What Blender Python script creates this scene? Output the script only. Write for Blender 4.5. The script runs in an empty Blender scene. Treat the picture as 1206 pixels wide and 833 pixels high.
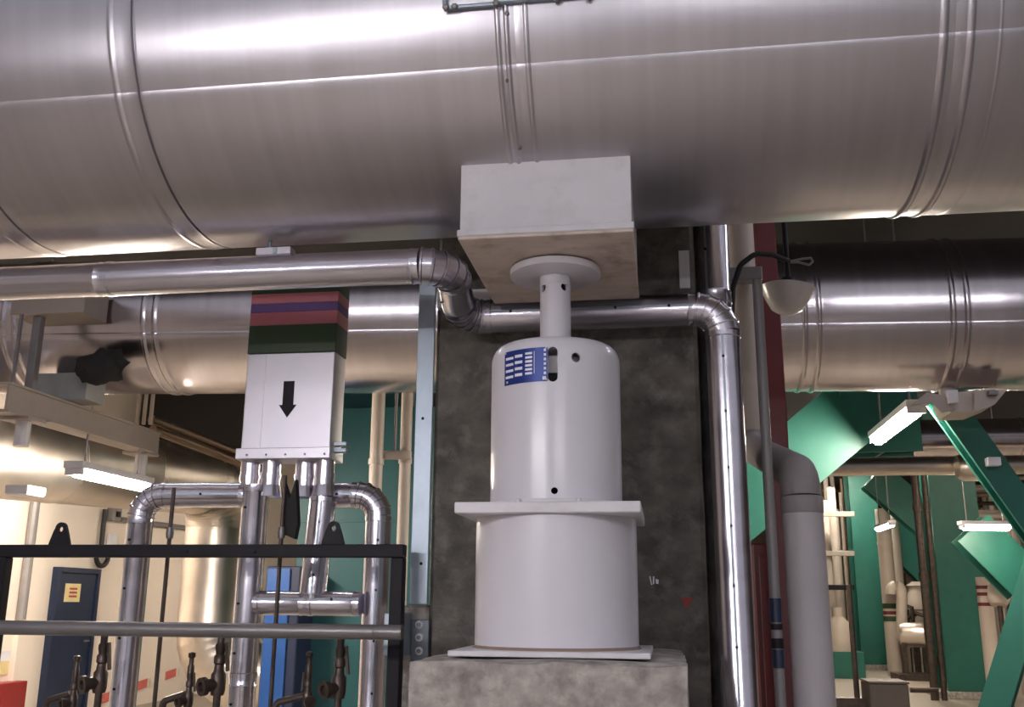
import bpy, math, random
from mathutils import Vector, Matrix
random.seed(7)
S = bpy.context.scene
C = S.collection
PI = math.pi
rad = math.radians

# ------------------------------------------------------------------ camera
EYE = 1.55
F, CX, CY = 1162.0, 603.0, 416.5
YAW, PIT, ROLL = rad(8.69), rad(14.2), rad(0.45)
fw = Vector((-math.sin(YAW)*math.cos(PIT), math.cos(YAW)*math.cos(PIT), math.sin(PIT)))
rt = Vector((math.cos(YAW), math.sin(YAW), 0)); up = rt.cross(fw)
rt, up = rt*math.cos(ROLL)+up*math.sin(ROLL), -rt*math.sin(ROLL)+up*math.cos(ROLL)
cam = bpy.data.cameras.new('camera'); cam.sensor_width = 36; cam.lens = 36*F/1206.0
cam.clip_end = 200
camo = bpy.data.objects.new('camera', cam); C.objects.link(camo)
M3 = Matrix((rt, up, -fw)).transposed()
camo.matrix_world = Matrix.Translation((0, 0, EYE)) @ M3.to_4x4()
S.camera = camo

# ------------------------------------------------------------------ world, exposure
S.view_settings.view_transform = 'Standard'; S.view_settings.look = 'None'
S.view_settings.gamma = 1; S.view_settings.use_curve_mapping = False
S.view_settings.exposure = -0.12
w = bpy.data.worlds.new('world'); S.world = w; w.use_nodes = True
w.node_tree.nodes['Background'].inputs[0].default_value = (0.85, 0.83, 0.94, 1)
w.node_tree.nodes['Background'].inputs[1].default_value = 0.47
TUBE_NEAR, TUBE_FAR = 90.0, 170.0      # strength of the fluorescent tubes

# ------------------------------------------------------------------ helpers
def ray(x, y): return fw + rt*((x-CX)/F) - up*((y-CY)/F)
def W(x, y, Y=None, X=None, Z=None):
    """world point seen at photo pixel (x, y) on a chosen world plane"""
    d = ray(x, y)
    t = Y/d.y if Y is not None else X/d.x if X is not None else (Z-EYE)/d.z
    return Vector((0, 0, EYE)) + d*t

def wloc(o):
    v = Vector(o.location)
    while o.parent: o = o.parent; v += Vector(o.location)
    return v

def basis(d, hint=None):
    d = d.normalized()
    h = hint if hint else (Vector((0, 0, 1)) if abs(d.z) < .95 else Vector((0, 1, 0)))
    a = h.cross(d).normalized(); b = d.cross(a)
    return a, b

class MB:
    def __init__(s): s.v = []; s.f = []
    def add(s, vs, fs):
        n = len(s.v); s.v += [Vector(x) for x in vs]; s.f += [[i+n for i in f] for f in fs]; return s
    def box(s, lo, hi, bev=0.0):
        x0, y0, z0 = lo; x1, y1, z1 = hi
        if bev <= 0:
            return s.add([(x0,y0,z0),(x1,y0,z0),(x1,y1,z0),(x0,y1,z0),(x0,y0,z1),(x1,y0,z1),(x1,y1,z1),(x0,y1,z1)],
                         [(0,3,2,1),(4,5,6,7),(0,1,5,4),(1,2,6,5),(2,3,7,6),(3,0,4,7)])
        b = bev
        def ring(x0, y0, x1, y1, z): return [(x0+b,y0,z),(x1-b,y0,z),(x1,y0+b,z),(x1,y1-b,z),(x1-b,y1,z),(x0+b,y1,z),(x0,y1-b,z),(x0,y0+b,z)]
        def inn(z): return [(x0+b,y0+b,z),(x1-b,y0+b,z),(x1-b,y0+b,z),(x1-b,y1-b,z),(x1-b,y1-b,z),(x0+b,y1-b,z),(x0+b,y1-b,z),(x0+b,y0+b,z)]
        vs = inn(z0)+ring(x0,y0,x1,y1,z0+b)+ring(x0,y0,x1,y1,z1-b)+inn(z1)
        fs = [tuple(reversed(range(8)))]
        for k in range(3):
            for i in range(8):
                j = (i+1) % 8; fs.append((k*8+i, k*8+j, k*8+8+j, k*8+8+i))
        fs.append(tuple(range(24, 32)))
        return s.add(vs, fs)
    def beam(s, p0, p1, wd, ht, hint=None):
        p0, p1 = Vector(p0), Vector(p1); a, b = basis(p1-p0, hint)
        vs = [p+a*(sx*wd/2)+b*(sy*ht/2) for p in (p0, p1) for sx, sy in ((-1,-1),(1,-1),(1,1),(-1,1))]
        return s.add(vs, [(0,1,2,3),(7,6,5,4),(0,4,5,1),(1,5,6,2),(2,6,7,3),(3,7,4,0)])
    def prism(s, pts, d):
        """pts: polygon in 3D, extruded by vector d"""
        n = len(pts); d = Vector(d); pts = [Vector(p) for p in pts]
        return s.add(pts+[p+d for p in pts], [tuple(range(n)), tuple(reversed(range(n, 2*n)))]+[(i, n+i, n+(i+1)%n, (i+1)%n) for i in range(n)])
    def tube(s, pts, r, n=16, cap=True):
        pts = [Vector(p) for p in pts]; rs = r if isinstance(r, (list, tuple)) else [r]*len(pts)
        ts = []
        for i in range(len(pts)):
            a = (pts[i]-pts[i-1]).normalized() if i else None
            b = (pts[i+1]-pts[i]).normalized() if i < len(pts)-1 else None
            ts.append((a+b).normalized() if a and b else (a or b))
        a, b = basis(ts[0]); vs = []; fs = []
        for i, p in enumerate(pts):
            if i:
                q = ts[i-1].rotation_difference(ts[i]); a = q @ a
                a = (a-ts[i]*a.dot(ts[i])).normalized(); b = ts[i].cross(a)
            vs += [p+(a*math.cos(2*PI*k/n)+b*math.sin(2*PI*k/n))*rs[i] for k in range(n)]
        for i in range(len(pts)-1):
            for k in range(n): l = (k+1)%n; fs.append((i*n+k, i*n+l, i*n+n+l, i*n+n+k))
        if cap: fs.append(tuple(reversed(range(n)))); fs.append(tuple(range(len(vs)-n, len(vs))))
        return s.add(vs, fs)
    def lathe(s, prof, o, ax=(0,0,1), n=32):
        """prof: (r, h) pairs along axis from o; closed at r=0 ends"""
        o = Vector(o); ax = Vector(ax).normalized(); a, b = basis(ax); vs = []; fs = []; idx = []
        for r, h in prof:
            if r < 1e-6: idx.append([len(vs)]*n); vs.append(o+ax*h)
            else:
                idx.append(list(range(len(vs), len(vs)+n)))
                vs += [o+ax*h+(a*math.cos(2*PI*k/n)+b*math.sin(2*PI*k/n))*r for k in range(n)]
        for i in range(len(prof)-1):
            for k in range(n):
                l = (k+1)%n; f = []
                for q in (idx[i][k], idx[i][l], idx[i+1][l], idx[i+1][k]):
                    if q not in f: f.append(q)
                if len(f) > 2: fs.append(tuple(f))
        return s.add(vs, fs)
    def patch(s, o, r, t, a0, a1, z0, z1, sk=0.0, n=10):
        """curved plate on a vertical cylinder round o; sk shears it"""
        vs = []; fs = []
        for i in range(n+1):
            a = a0+(a1-a0)*i/n; dz = sk*i/n
            for rr in (r, r+t):
                for z in (z0, z1): vs.append((o[0]+rr*math.sin(a), o[1]-rr*math.cos(a), z+dz))
        for i in range(n):
            k = i*4
            fs += [(k+2,k+6,k+7,k+3),(k+1,k+5,k+4,k),(k+3,k+7,k+5,k+1),(k,k+4,k+6,k+2)]
        fs += [(0,2,3,1),(n*4,n*4+1,n*4+3,n*4+2)]
        return s.add(vs, fs)
    def build(s, name, mat, parent=None, smooth=35, loc=None):
        if loc is None:
            if parent is not None: base = wloc(parent)
            else:
                xs = [v.x for v in s.v]; ys = [v.y for v in s.v]; zs = [v.z for v in s.v]
                base = Vector(((min(xs)+max(xs))/2, (min(ys)+max(ys))/2, min(zs)))
        else: base = Vector(loc)
        me = bpy.data.meshes.new(name); me.from_pydata([v-base for v in s.v], [], s.f); me.update()
        if smooth:
            me.polygons.foreach_set('use_smooth', [True]*len(me.polygons)); me.set_sharp_from_angle(angle=rad(smooth))
        me.materials.append(mat)
        o = bpy.data.objects.new(name, me); C.objects.link(o)
        if parent is not None: o.parent = parent; o.location = base-wloc(parent)
        else: o.location = base
        return o

def tag(o, label, cat, group=None, kind=None):
    o['label'] = label
    if cat: o['category'] = cat
    if group: o['group'] = group
    if kind: o['kind'] = kind
    return o
def thing(name, loc, label, cat, group=None):
    o = bpy.data.objects.new(name, None); C.objects.link(o); o.location = loc; o.empty_display_size = .1
    return tag(o, label, cat, group)
def struct(o, label=None, cat=None):
    o['kind'] = 'structure'
    if label: o['label'] = label
    if cat: o['category'] = cat
    return o
def share(src, name, parent, loc):
    """another piece with the same mesh, at a world position"""
    o = bpy.data.objects.new(name, src.data); C.objects.link(o)
    o.rotation_euler = src.rotation_euler
    o.parent = parent; o.location = Vector(loc)-wloc(parent); return o

def fillet(pts, rb, n=8):
    """polyline with rounded corners -> list of ('s', p, q) and ('b', [points]) pieces"""
    pts = [Vector(p) for p in pts]; out = []; cur = pts[0]
    for i in range(1, len(pts)-1):
        a = (pts[i-1]-pts[i]).normalized(); b = (pts[i+1]-pts[i]).normalized()
        ang = a.angle(b); t = rb/math.tan(ang/2)
        p, q = pts[i]+a*t, pts[i]+b*t
        c = pts[i]+(a+b).normalized()*(rb/math.sin(ang/2))
        out.append(('s', cur, p)); u0, u1 = p-c, q-c; th = u0.angle(u1); bb = []
        for k in range(n+1):
            f = k/n; bb.append(c+(u0*math.sin((1-f)*th)+u1*math.sin(f*th))/math.sin(th))
        out.append(('b', bb)); cur = q
    out.append(('s', cur, pts[-1])); return out
def path(pts, rb, n=8):
    o = []
    for pc in fillet(pts, rb, n):
        for p in (pc[1:] if pc[0] == 's' else pc[1]):
            if not o or (p-o[-1]).length > 1e-5: o.append(p)
    return o

# ------------------------------------------------------------------ materials
MATS = {}
def mat(name, col, rough=.5, metal=0.0, var=.12, scale=6.0, stretch=(1,1,1), bump=0.0, bscale=40.0, rvar=.08, dirt=None, dscale=3.0, damt=.5, coat=0.0, spec=.5):
    if name in MATS: return MATS[name]
    m = bpy.data.materials.new(name); m.use_nodes = True; nt = m.node_tree; N = nt.nodes; L = nt.links
    b = N['Principled BSDF']; tc = N.new('ShaderNodeTexCoord'); mp = N.new('ShaderNodeMapping')
    mp.inputs['Scale'].default_value = stretch; L.new(tc.outputs['Object'], mp.inputs[0])
    nz = N.new('ShaderNodeTexNoise'); nz.inputs['Scale'].default_value = scale; nz.inputs['Detail'].default_value = 6
    L.new(mp.outputs[0], nz.inputs['Vector'])
    cr = N.new('ShaderNodeValToRGB'); e = cr.color_ramp.elements
    e[0].position = .3; e[1].position = .7
    e[0].color = [c*(1-var) for c in col]+[1]; e[1].color = [min(1, c*(1+var)) for c in col]+[1]
    L.new(nz.outputs['Fac'], cr.inputs[0]); out = cr.outputs[0]
    if dirt:
        n2 = N.new('ShaderNodeTexNoise'); n2.inputs['Scale'].default_value = dscale; n2.inputs['Detail'].default_value = 8
        n2.inputs['Roughness'].default_value = .65; L.new(tc.outputs['Object'], n2.inputs['Vector'])
        mr = N.new('ShaderNodeMapRange'); mr.inputs[1].default_value = .5; mr.inputs[2].default_value = .75
        mr.inputs[3].default_value = 0; mr.inputs[4].default_value = damt; L.new(n2.outputs['Fac'], mr.inputs[0])
        mx = N.new('ShaderNodeMixRGB'); mx.inputs[2].default_value = (*dirt, 1); L.new(mr.outputs[0], mx.inputs[0]); L.new(out, mx.inputs[1]); out = mx.outputs[0]
    L.new(out, b.inputs['Base Color'])
    rr = N.new('ShaderNodeMapRange'); rr.inputs[3].default_value = max(.02, rough-rvar); rr.inputs[4].default_value = min(1, rough+rvar)
    L.new(nz.outputs['Fac'], rr.inputs[0]); L.new(rr.outputs[0], b.inputs['Roughness'])
    b.inputs['Metallic'].default_value = metal; b.inputs['Specular IOR Level'].default_value = spec
    if coat: b.inputs['Coat Weight'].default_value = coat; b.inputs['Coat Roughness'].default_value = .15
    if bump:
        n3 = N.new('ShaderNodeTexNoise'); n3.inputs['Scale'].default_value = bscale; n3.inputs['Detail'].default_value = 4
        L.new(mp.outputs[0], n3.inputs['Vector'])
        bp = N.new('ShaderNodeBump'); bp.inputs['Strength'].default_value = bump; bp.inputs['Distance'].default_value = .02
        L.new(n3.outputs['Fac'], bp.inputs['Height']); L.new(bp.outputs[0], b.inputs['Normal'])
    MATS[name] = m; return m
def glow(name, col, st):
    m = bpy.data.materials.new(name); m.use_nodes = True; b = m.node_tree.nodes['Principled BSDF']
    b.inputs['Base Color'].default_value = (.9, .9, .9, 1)
    b.inputs['Emission Color'].default_value = (*col, 1); b.inputs['Emission Strength'].default_value = st; return m

ALU   = mat('brushed_aluminium_cladding', (.575, .555, .59), .33, 1, .05, 3, (10, .5, .5), .012, 2.0, .04)
ALU2  = mat('aluminium_cladding', (.69, .665, .73), .23, 1, .08, 5, (1, 1, 3), .03, 5, .06)
ALU3  = mat('far_aluminium_cladding', (.60, .555, .575), .24, 1, .06, 3, (5, .5, .5), .012, 1.5, .04)
ALUB  = mat('aluminium_sheet_box', (.62, .60, .65), .40, 1, .05, 6, (1, 1, 1), .03, 6, .06)
STEEL = mat('galvanised_strip', (.36, .42, .48), .42, .7, .25, 9, (1, 1, .5), .06, 20, .1)
ROD   = mat('grey_steel_tube', (.20, .19, .19), .38, .6, .1, 10)
WHITE = mat('white_enamel_paint', (.68, .66, .71), .30, 0, .03, 5, (1,1,1), .02, 30, .05, (.42, .38, .35), 5, .14, .25)
WHITE2= mat('white_plate_paint', (.70, .68, .70), .42, 0, .04, 8, dirt=(.35,.3,.25), dscale=12, damt=.25)
UNDER = mat('weathered_underside_paint', (.66, .56, .49), .55, 0, .12, 7, (1,3,1), .05, 30, .05, (.27,.18,.13), 8, .9)
CONC  = mat('dark_board_marked_concrete', (.105, .096, .082), .75, 0, .5, 9, (1,1,1.2), .6, 22, .05, (.25,.23,.205), 13, .75)
CONC2 = mat('pale_plinth_concrete', (.36, .33, .30), .85, 0, .42, 18, (1,1,1), .8, 26, .05, (.14,.12,.10), 12, .7)
BLACK = mat('black_frame_paint', (.009, .008, .012), .55, 0, .2, 12, spec=.25)
DARK  = mat('hole_shade', (.012, .011, .011), .7)  # black painted as the shade inside holes
RUBBER= mat('black_cable', (.012, .012, .014), .5)
TEAL  = mat('teal_steel_paint', (.012, .120, .090), .45, 0, .1, 3, dirt=(.009,.085,.062), dscale=2, damt=.4)
TEALD = mat('blue_teal_panel', (.009, .085, .095), .5, 0, .1, 3)
RED   = mat('red_oxide_paint', (.115, .012, .014), .4, 0, .15, 5)
CREAM = mat('cream_wall_paint', (.82, .73, .64), .7, 0, .04, 1.5)
FLOORM= mat('pale_floor_screed', (.36, .32, .27), .45, 0, .08, 1.2, dirt=(.25,.21,.17), dscale=.8, damt=.4)
CEILM = mat('dark_ceiling_paint', (.030, .028, .030), .8, 0, .3, 1)
BACKM = mat('brown_back_wall', (.24, .18, .135), .8, 0, .3, 1)
BLUE  = mat('navy_door_paint', (.010, .020, .052), .35, 0, .1, 3)
BLUE2 = mat('blue_cabinet_paint', (.018, .085, .30), .4, 0, .1, 3)
YEL   = mat('yellow_sign_paper', (.75, .63, .32), .5)
INK   = mat('red_print', (.42, .05, .05), .5)
BEIGE = mat('beige_pipe_paint', (.52, .45, .39), .5, 0, .08, 5, dirt=(.35,.28,.22), dscale=5, damt=.3)
GREYP = mat('grey_cloth_insulation', (.27, .245, .245), .62, 0, .08, 6, bump=.08, bscale=60)
COND  = mat('grey_conduit', (.24, .225, .225), .5, .2, .08, 6)
BEAMM = mat('warm_grey_beam_paint', (.40, .34, .30), .55, 0, .08, 4, dirt=(.25,.2,.17), dscale=4, damt=.4)
WARM  = mat('warm_reflective_cladding', (.68, .61, .54), .36, 1, .08, 4)
COPPER= mat('copper_brown_pipe', (.28, .19, .13), .35, .8, .1, 5)
BRONZE= mat('dark_bronze_valve', (.085, .065, .055), .42, .7, .3, 14)
PINK  = mat('pink_band_paint', (.47, .15, .185), .4, 0, .05, 6)
PURP  = mat('purple_band_paint', (.085, .035, .17), .4, 0, .05, 6)
GREEN = mat('dark_green_band_paint', (.020, .050, .018), .45, 0, .1, 6)
PLATE = mat('blue_nameplate', (.008, .034, .22), .3, .2, .08, 20)
FIELD = mat('white_print', (.78, .78, .84), .4)
BOWL  = mat('opal_glass', (.72, .68, .64), .25)
SOOT  = mat('soot_black', (.02, .018, .017), .8)
PIPEW = mat('white_lacquered_pipe', (.48, .42, .36), .45, 0, .05, 4)
TUBEN = glow('cool_fluorescent_tube', (1, .95, .98), TUBE_NEAR)
TUBEF = glow('warm_fluorescent_tube', (1, .84, .67), TUBE_FAR)
TUBEL = glow('bright_fluorescent_tube', (1, .88, .74), TUBE_FAR*2.6)
TUBER = glow('warm_bright_fluorescent_tube', (1, .86, .72), TUBE_FAR*1.5)
TUBEM = glow('dim_cool_fill_tube', (.92, .92, 1), TUBE_NEAR*.45)  # glow of the two added lamps behind the big pipe

# ------------------------------------------------------------------ the hall
o = MB().box((-8, -9, -.2), (24, 50, 0)).build('floor', FLOORM, smooth=0); struct(o, 'pale screed floor of the plant hall', 'floor')
o = MB().box((-8, 4.2, 5.2), (24, 50, 5.4)).build('ceiling', CEILM, smooth=0); struct(o, 'dark ceiling of the plant hall', 'ceiling')
o = MB().box((-8.2, -9, 0), (-8, 50, 5.2)).build('wall_left', CREAM, smooth=0); struct(o, 'cream painted wall with navy door', 'wall')
o = MB().box((-8, 45, 0), (24, 45.2, 5.2)).build('wall_back', BACKM, smooth=0); struct(o, 'far brown end wall behind the green columns', 'wall')
o = MB().box((24, -9, 0), (24.2, 45, 5.2)).build('wall_right', BACKM, smooth=0); struct(o, 'side wall of the hall beyond the columns', 'wall')

# door in the left wall
d0, d1 = W(62, 671, X=-8).y, W(112, 673, X=-8).y
dt = 1.97
dr = bpy.data.objects.new('door_1', None); C.objects.link(dr); dr.location = (-7.96, (d0+d1)/2, 0)
struct(dr, 'navy blue door with yellow sign in cream wall', 'door')
MB().box((-7.98, d0+.07, .02), (-7.93, d1-.07, dt-.07), .006).build('door_leaf', BLUE, dr)
for a, b, z0, z1 in ((d0, d0+.07, 0, dt), (d1-.07, d1, 0, dt), (d0+.07, d1-.07, dt-.07, dt)):
    MB().box((-8, a, z0), (-7.90, b, z1), .004).build('door_frame', BLUE, dr)
sg = MB().box((-7.93, d0+.22, 1.52), (-7.925, d0+.58, 1.76)).build('paper_sign', YEL, dr); sg['label'] = 'yellow paper sign'
for z in (1.68, 1.63, 1.58): MB().box((-7.926, d0+.32, z), (-7.922, d0+.50, z+.025)).build('printed_line', INK, sg)
MB().tube([(-7.93, d1-.16, 1.0), (-7.88, d1-.16, 1.0), (-7.88, d1-.28, 1.0)], .012, 8).build('door_handle', ROD, dr)

# ------------------------------------------------------------------ fluorescent lamps
def lamp(c, ang, L, tm, label, rods=.5, tubes=1, group=None, r=.019):
    c = Vector(c)
    if c.y > 4.3 and rods > .3: rods = 5.2-c.z-.08
    t = thing('fluorescent_lamp', c, label, 'lamp', group)
    d = Vector((math.cos(ang), math.sin(ang), 0)); n = Vector((-d.y, d.x, 0)); wd = .07+.08*tubes
    MB().beam(c-d*L/2+Vector((0,0,.055)), c+d*L/2+Vector((0,0,.055)), wd, .05).build('housing', WHITE2, t)
    for k in range(tubes):
        off = n*((k-(tubes-1)/2)*.09)
        MB().tube([c-d*(L/2-.05)+off, c+d*(L/2-.05)+off], r, 12).build('tube', tm, t)
    for s in (-1, 1):
        MB().beam(c+d*s*(L/2-.03)+Vector((0,0,-.02)), c+d*s*(L/2-.03)+Vector((0,0,.03)), .03, wd*.9, n).build('lamp_holder', WHITE2, t)
        MB().tube([c+d*s*L*.36+Vector((0,0,.08)), c+d*s*L*.36+Vector((0,0,.08+rods))], .008, 8).build('hanger_rod', ROD, t)
    return t
# lamps of the aisle the photographer stands in (behind the camera), and two added fill lamps
lamp((-1.9, -1.0, 2.52), 0, 1.9, TUBEN, 'fluorescent lamp hanging behind the viewer on the left', 2.5, 3)
lamp((0.9, -2.6, 2.75), 0, 1.6, TUBEN, 'fluorescent lamp hanging behind the viewer on the right', 2.3, 2)
lamp((1.9, 4.35, 3.75), 0, 1.6, TUBEM, 'added unseen fill lamp behind the big overhead pipe at right', 1.3, 1)  # added out of view to brighten the far pipe's upper front
lamp((-2.6, 4.45, 3.75), 0, 1.6, TUBEM, 'added unseen fill lamp behind the big overhead pipe at left', 1.3, 1)  # second added lamp, unseen, lighting what stands behind the big pipe
lamp((-2.3, -5.2, 2.70), 0, 1.6, TUBEN, 'second fluorescent lamp hanging farther behind the viewer', 2.3, 2)

# ------------------------------------------------------------------ the large horizontal pipe overhead
def bead(x, h=.006, wd=.012): return [(x-wd-.004, 0), (x-wd-.001, 0), (x-wd, 0), (x-wd*.55, h*.75), (x, h), (x+wd*.55, h*.75), (x+wd, 0), (x+wd+.001, 0), (x+wd+.004, 0)]
def big_sheet(x0, x1, feats, Yc, zc, R, parent, mt, seam=33.0, nseg=120, slope=0.0, step=.0028):
    prof = sorted(feats, key=lambda q: q[0]); vs = []; fs = []
    angs = [rad(seam)]+[rad(seam+1.2)+rad(358.8)*k/nseg for k in range(nseg+1)]
    for x, dr_ in prof:
        for i, a in enumerate(angs):
            rr = R+dr_+(step*(1-(i-1)/nseg) if i else 0)
            vs.append((x, Yc-rr*math.cos(a), zc+slope*x-rr*math.sin(a)))
    n = len(angs)
    for i in range(len(prof)-1):
        for k in range(n-1): fs.append((i*n+k, i*n+n+k, i*n+n+k+1, i*n+k+1))
    return MB().add(vs, fs).build('cladding_sheet', mt, parent, smooth=50)
PY, PZ, PR = 2.597, EYE+1.573, .521
mp_ = thing('insulated_main_pipe', (-.28, PY, PZ-PR), 'huge aluminium clad insulated pipe crossing the whole top of the picture', 'pipe')
bnd = [-5.86, -4.86, -3.86, -2.86, -1.858, -1.323, -.344, .677, 1.68, 2.68, 3.68, 4.68, 5.68]
for i in range(len(bnd)-1):
    a, b = bnd[i], bnd[i+1]
    if abs(a-(-1.323)) < .01: kind = 'c'
    elif abs(a-(-.344)) < .01: kind = 'r'
    else: kind = 'l'
    ft = [(a-.02, -.007), (a+.004, -.007), (a+.006, -.0005), (a+.008, 0), (a+.012, 0), (a+(b-a)*.35, 0), (a+(b-a)*.6, 0)]
    if kind == 'l': ft += bead(b-.06, .0022, .009)+[(b-.03, 0), (b-.006, 0), (b-.0015, .0008), (b-.0010, -.005), (b+.001, -.007)]
    if kind == 'c': ft += bead(b-.022, .004, .007)+bead(b+.000, .005, .007)+[(b+.02, 0)]
    if kind == 'r': ft += bead(b, .006, .010)+[(b+.025, 0)]
    if abs(a-(-.344)) < .01: ft = [q for q in ft if q[0] > a+.25]+[(a+.012, -.003), (a+.02, 0)]+bead(a+.048, .0035, .007)
    if abs(a-.677) < .01: ft = [q for q in ft if q[0] > a+.25]+[(a+.015, -.003), (a+.025, 0)]+bead(a+.06, .005, .009)+bead(a+.125, .0009, .004)
    big_sheet(a, b, ft, PY, PZ, PR, mp_, ALU)
def on_pipe(px, py, dr_=0.0):
    d = ray(px, py); oz = EYE-PZ; a = d.y**2+d.z**2; b = 2*(-PY*d.y+oz*d.z); c = PY**2+oz**2-(PR+dr_)**2
    t = (-b-math.sqrt(max(0, b*b-4*a*c)))/(2*a); return Vector((0,0,EYE))+d*t
# screws on the joints
def screw_at(p, n, parent, r=.005, name='screw', m=None):
    return MB().lathe([(0, -.002), (r, -.002), (r, .002), (r*.6, .004), (0, .004)], p, n, 8).build(name, m or ROD, parent)
for q in ((597, 16), (612, 174), (598, 95)):
    p = on_pipe(*q, .003); screw_at(p, Vector((0, p.y-PY, p.z-PZ)), mp_, .006)
# label holder frame clipped on the pipe's upper side
p0 = on_pipe(524, 10, .012); p1 = on_pipe(700, 1, .012)
lh = thing('label_frame', p0.copy(), 'thin metal label frame clipped high on the big overhead pipe', 'frame')
def arc(x, s0, s1, dr_, n=6):
    return [Vector((x, PY-(PR+dr_)*math.cos(rad(a)), PZ-(PR+dr_)*math.sin(rad(a)))) for a in [s0+(s1-s0)*k/n for k in range(n+1)]]
a0 = math.degrees(math.asin((PZ-p0.z)/(PR+.012)))
xm = on_pipe(586, 8).x
MB().tube(arc(p0.x, a0, a0-34, .014)[0:1]+[arc(xm, a0, a0-34, .014)[0]], .006, 8).build('frame_bar', STEEL, lh)
MB().tube([arc(xm, a0-.6, 0, .016)[0], arc(p1.x, a0-.6, 0, .016)[0]], .006, 8).build('frame_bar', STEEL, lh)
MB().tube(arc(p0.x, a0, a0-34, .012), .006, 8).build('frame_side', STEEL, lh)
MB().tube(arc(p1.x, a0, a0-34, .012), .006, 8).build('frame_side', STEEL, lh)
MB().tube([arc(p0.x, a0-34, 0, .012)[0], arc(p1.x, a0-34, 0, .012)[0]], .006, 8).build('frame_bar', STEEL, lh)
bl = None
for x in (p0.x+.004, p0.x+.026, xm, p1.x-.09, p1.x-.012):
    q = arc(x, a0, 0, .016)[0]
    MB().lathe([(0, -.004), (.009, -.004), (.009, .006), (.005, .009), (0, .009)], q, (0, -math.cos(rad(a0)), -math.sin(rad(a0))), 6).build('bolt', ROD, lh)

# ------------------------------------------------------------------ white saddle under the pipe
SX0, SX1, SY0, SY1, SZ = -.497, -.056, 2.345, 2.905, EYE+.905
sd = thing('pipe_saddle', (-.277, 2.6, SZ), 'white painted box saddle under the big pipe, brown weathered underside', 'pipe support')
MB().box((SX0-.004, SY0-.006, SZ), (SX1+.004, SY1, SZ+.012), .002).build('bottom_plate', UNDER, sd)
def skirt(x0, x1, yf):
    zt = PZ-math.sqrt(PR**2-(yf-PY)**2)+.006
    return zt
zt = skirt(SX0, SX1, SY0)
MB().box((SX0, SY0, SZ+.012), (SX1, SY0+.006, zt-.004), .001).build('front_plate', WHITE2, sd)
MB().box((SX0-.006, SY0-.010, SZ+.008), (SX1+.006, SY0-.0005, SZ+.026), .002).build('edge_strip', WHITE2, sd)
zb = skirt(SX0, SX1, SY1-.006)
MB().box((SX0, SY1-.006, SZ+.012), (SX1, SY1, zb-.004), .001).build('back_plate', WHITE2, sd)
for x in (SX0, SX1-.006):
    pts = [(x, SY0+.006, SZ+.012), (x, SY1-.006, SZ+.012)]
    for k in range(13):
        y = SY1-.006+(SY0+.012-SY1)*k/12; pts.append((x, y, PZ-math.sqrt(PR**2-(y-PY)**2)-.002))
    MB().prism(pts, (.006, 0, 0)).build('side_plate', WHITE2, sd)

# ------------------------------------------------------------------ spring support can
AX, AY = -.277, 2.6
AXO = Vector((AX, AY, 0))
ZB = EYE+.238       # top of the mounting plate
sp = thing('spring_support', (AX, AY, ZB), 'white cylindrical spring support can with blue nameplate under the saddle', 'pipe support')
def cut(body, cutters):
    for cb in cutters:
        co = cb.build('cutter', WHITE, smooth=0)
        md = body.modifiers.new('cut', 'BOOLEAN'); md.object = co; md.operation = 'DIFFERENCE'; md.solver = 'EXACT'
        bpy.context.view_layer.update()
        me = bpy.data.meshes.new_from_object(body.evaluated_get(bpy.context.evaluated_depsgraph_get()))
        body.modifiers.clear(); body.data = me
        cm = co.data; bpy.data.objects.remove(co); bpy.data.meshes.remove(cm)
    me = body.data; me.polygons.foreach_set('use_smooth', [True]*len(me.polygons)); me.set_sharp_from_angle(angle=rad(30))
def can_hit(px, py, R):
    d = ray(px, py); a = d.x**2+d.y**2; b = -2*(d.x*AX+d.y*AY); c = AX**2+AY**2-R*R
    t = (-b-math.sqrt(b*b-4*a*c))/(2*a); p = Vector((0,0,EYE))+d*t
    return math.atan2(p.x-AX, AY-p.y), p.z
CR = .1735
def frontz(px, py, R): return can_hit(px, py, R)[1]
ztop = frontz(655, 398, CR)+.012
R0 = CR
prof = [(CR-.008, ZB+.012), (CR, ZB+.012)]+[(CR, ZB+.012+(ztop-.045-ZB-.012)*k/4) for k in range(1, 5)]
prof += [(CR-.032*(1-math.cos(a)), ztop-.045+.045*math.sin(a)) for a in [rad(15*k) for k in range(1, 7)]]
prof += [(.050, ztop), (.050, ztop-.008), (CR-.035, ztop-.008), (CR-.009, ztop-.045), (CR-.009, ZB+.012)]
can = MB().lathe(prof[1:], AXO, (0,0,1), 96)
can.f += []
canb = can.build('can_body', WHITE, sp)
# close the bottom rim
import bmesh
bm = bmesh.new(); bm.from_mesh(canb.data); bmesh.ops.remove_doubles(bm, verts=bm.verts, dist=1e-5)
be = [e for e in bm.edges if e.is_boundary]
if be: bmesh.ops.bridge_loops(bm, edges=be)
bmesh.ops.recalc_face_normals(bm, faces=bm.faces); bm.to_mesh(canb.data); bm.free()
def radial(a, z): return Vector((AX+CR*math.sin(a), AY-CR*math.cos(a), z)), Vector((math.sin(a), -math.cos(a), 0))
cs = []
sa, sz0 = can_hit(651, 444, CR); sa2, sz1 = can_hit(651, 414, CR)
p, n = radial(sa, 0); tx = Vector((math.cos(sa), math.sin(sa), 0)); sw = .0145
pts = []
for k in range(13): t = PI*k/12; pts.append(p+tx*(sw*.85*math.cos(t))+Vector((0,0,sz1+sw*.85*math.sin(t))))
for k in range(13): t = PI+PI*k/12; pts.append(p+tx*(sw*.85*math.cos(t))+Vector((0,0,sz0+sw*.85*math.sin(t))))
cs.append(MB().prism([q+n*.03 for q in pts], -n*.07))
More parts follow.
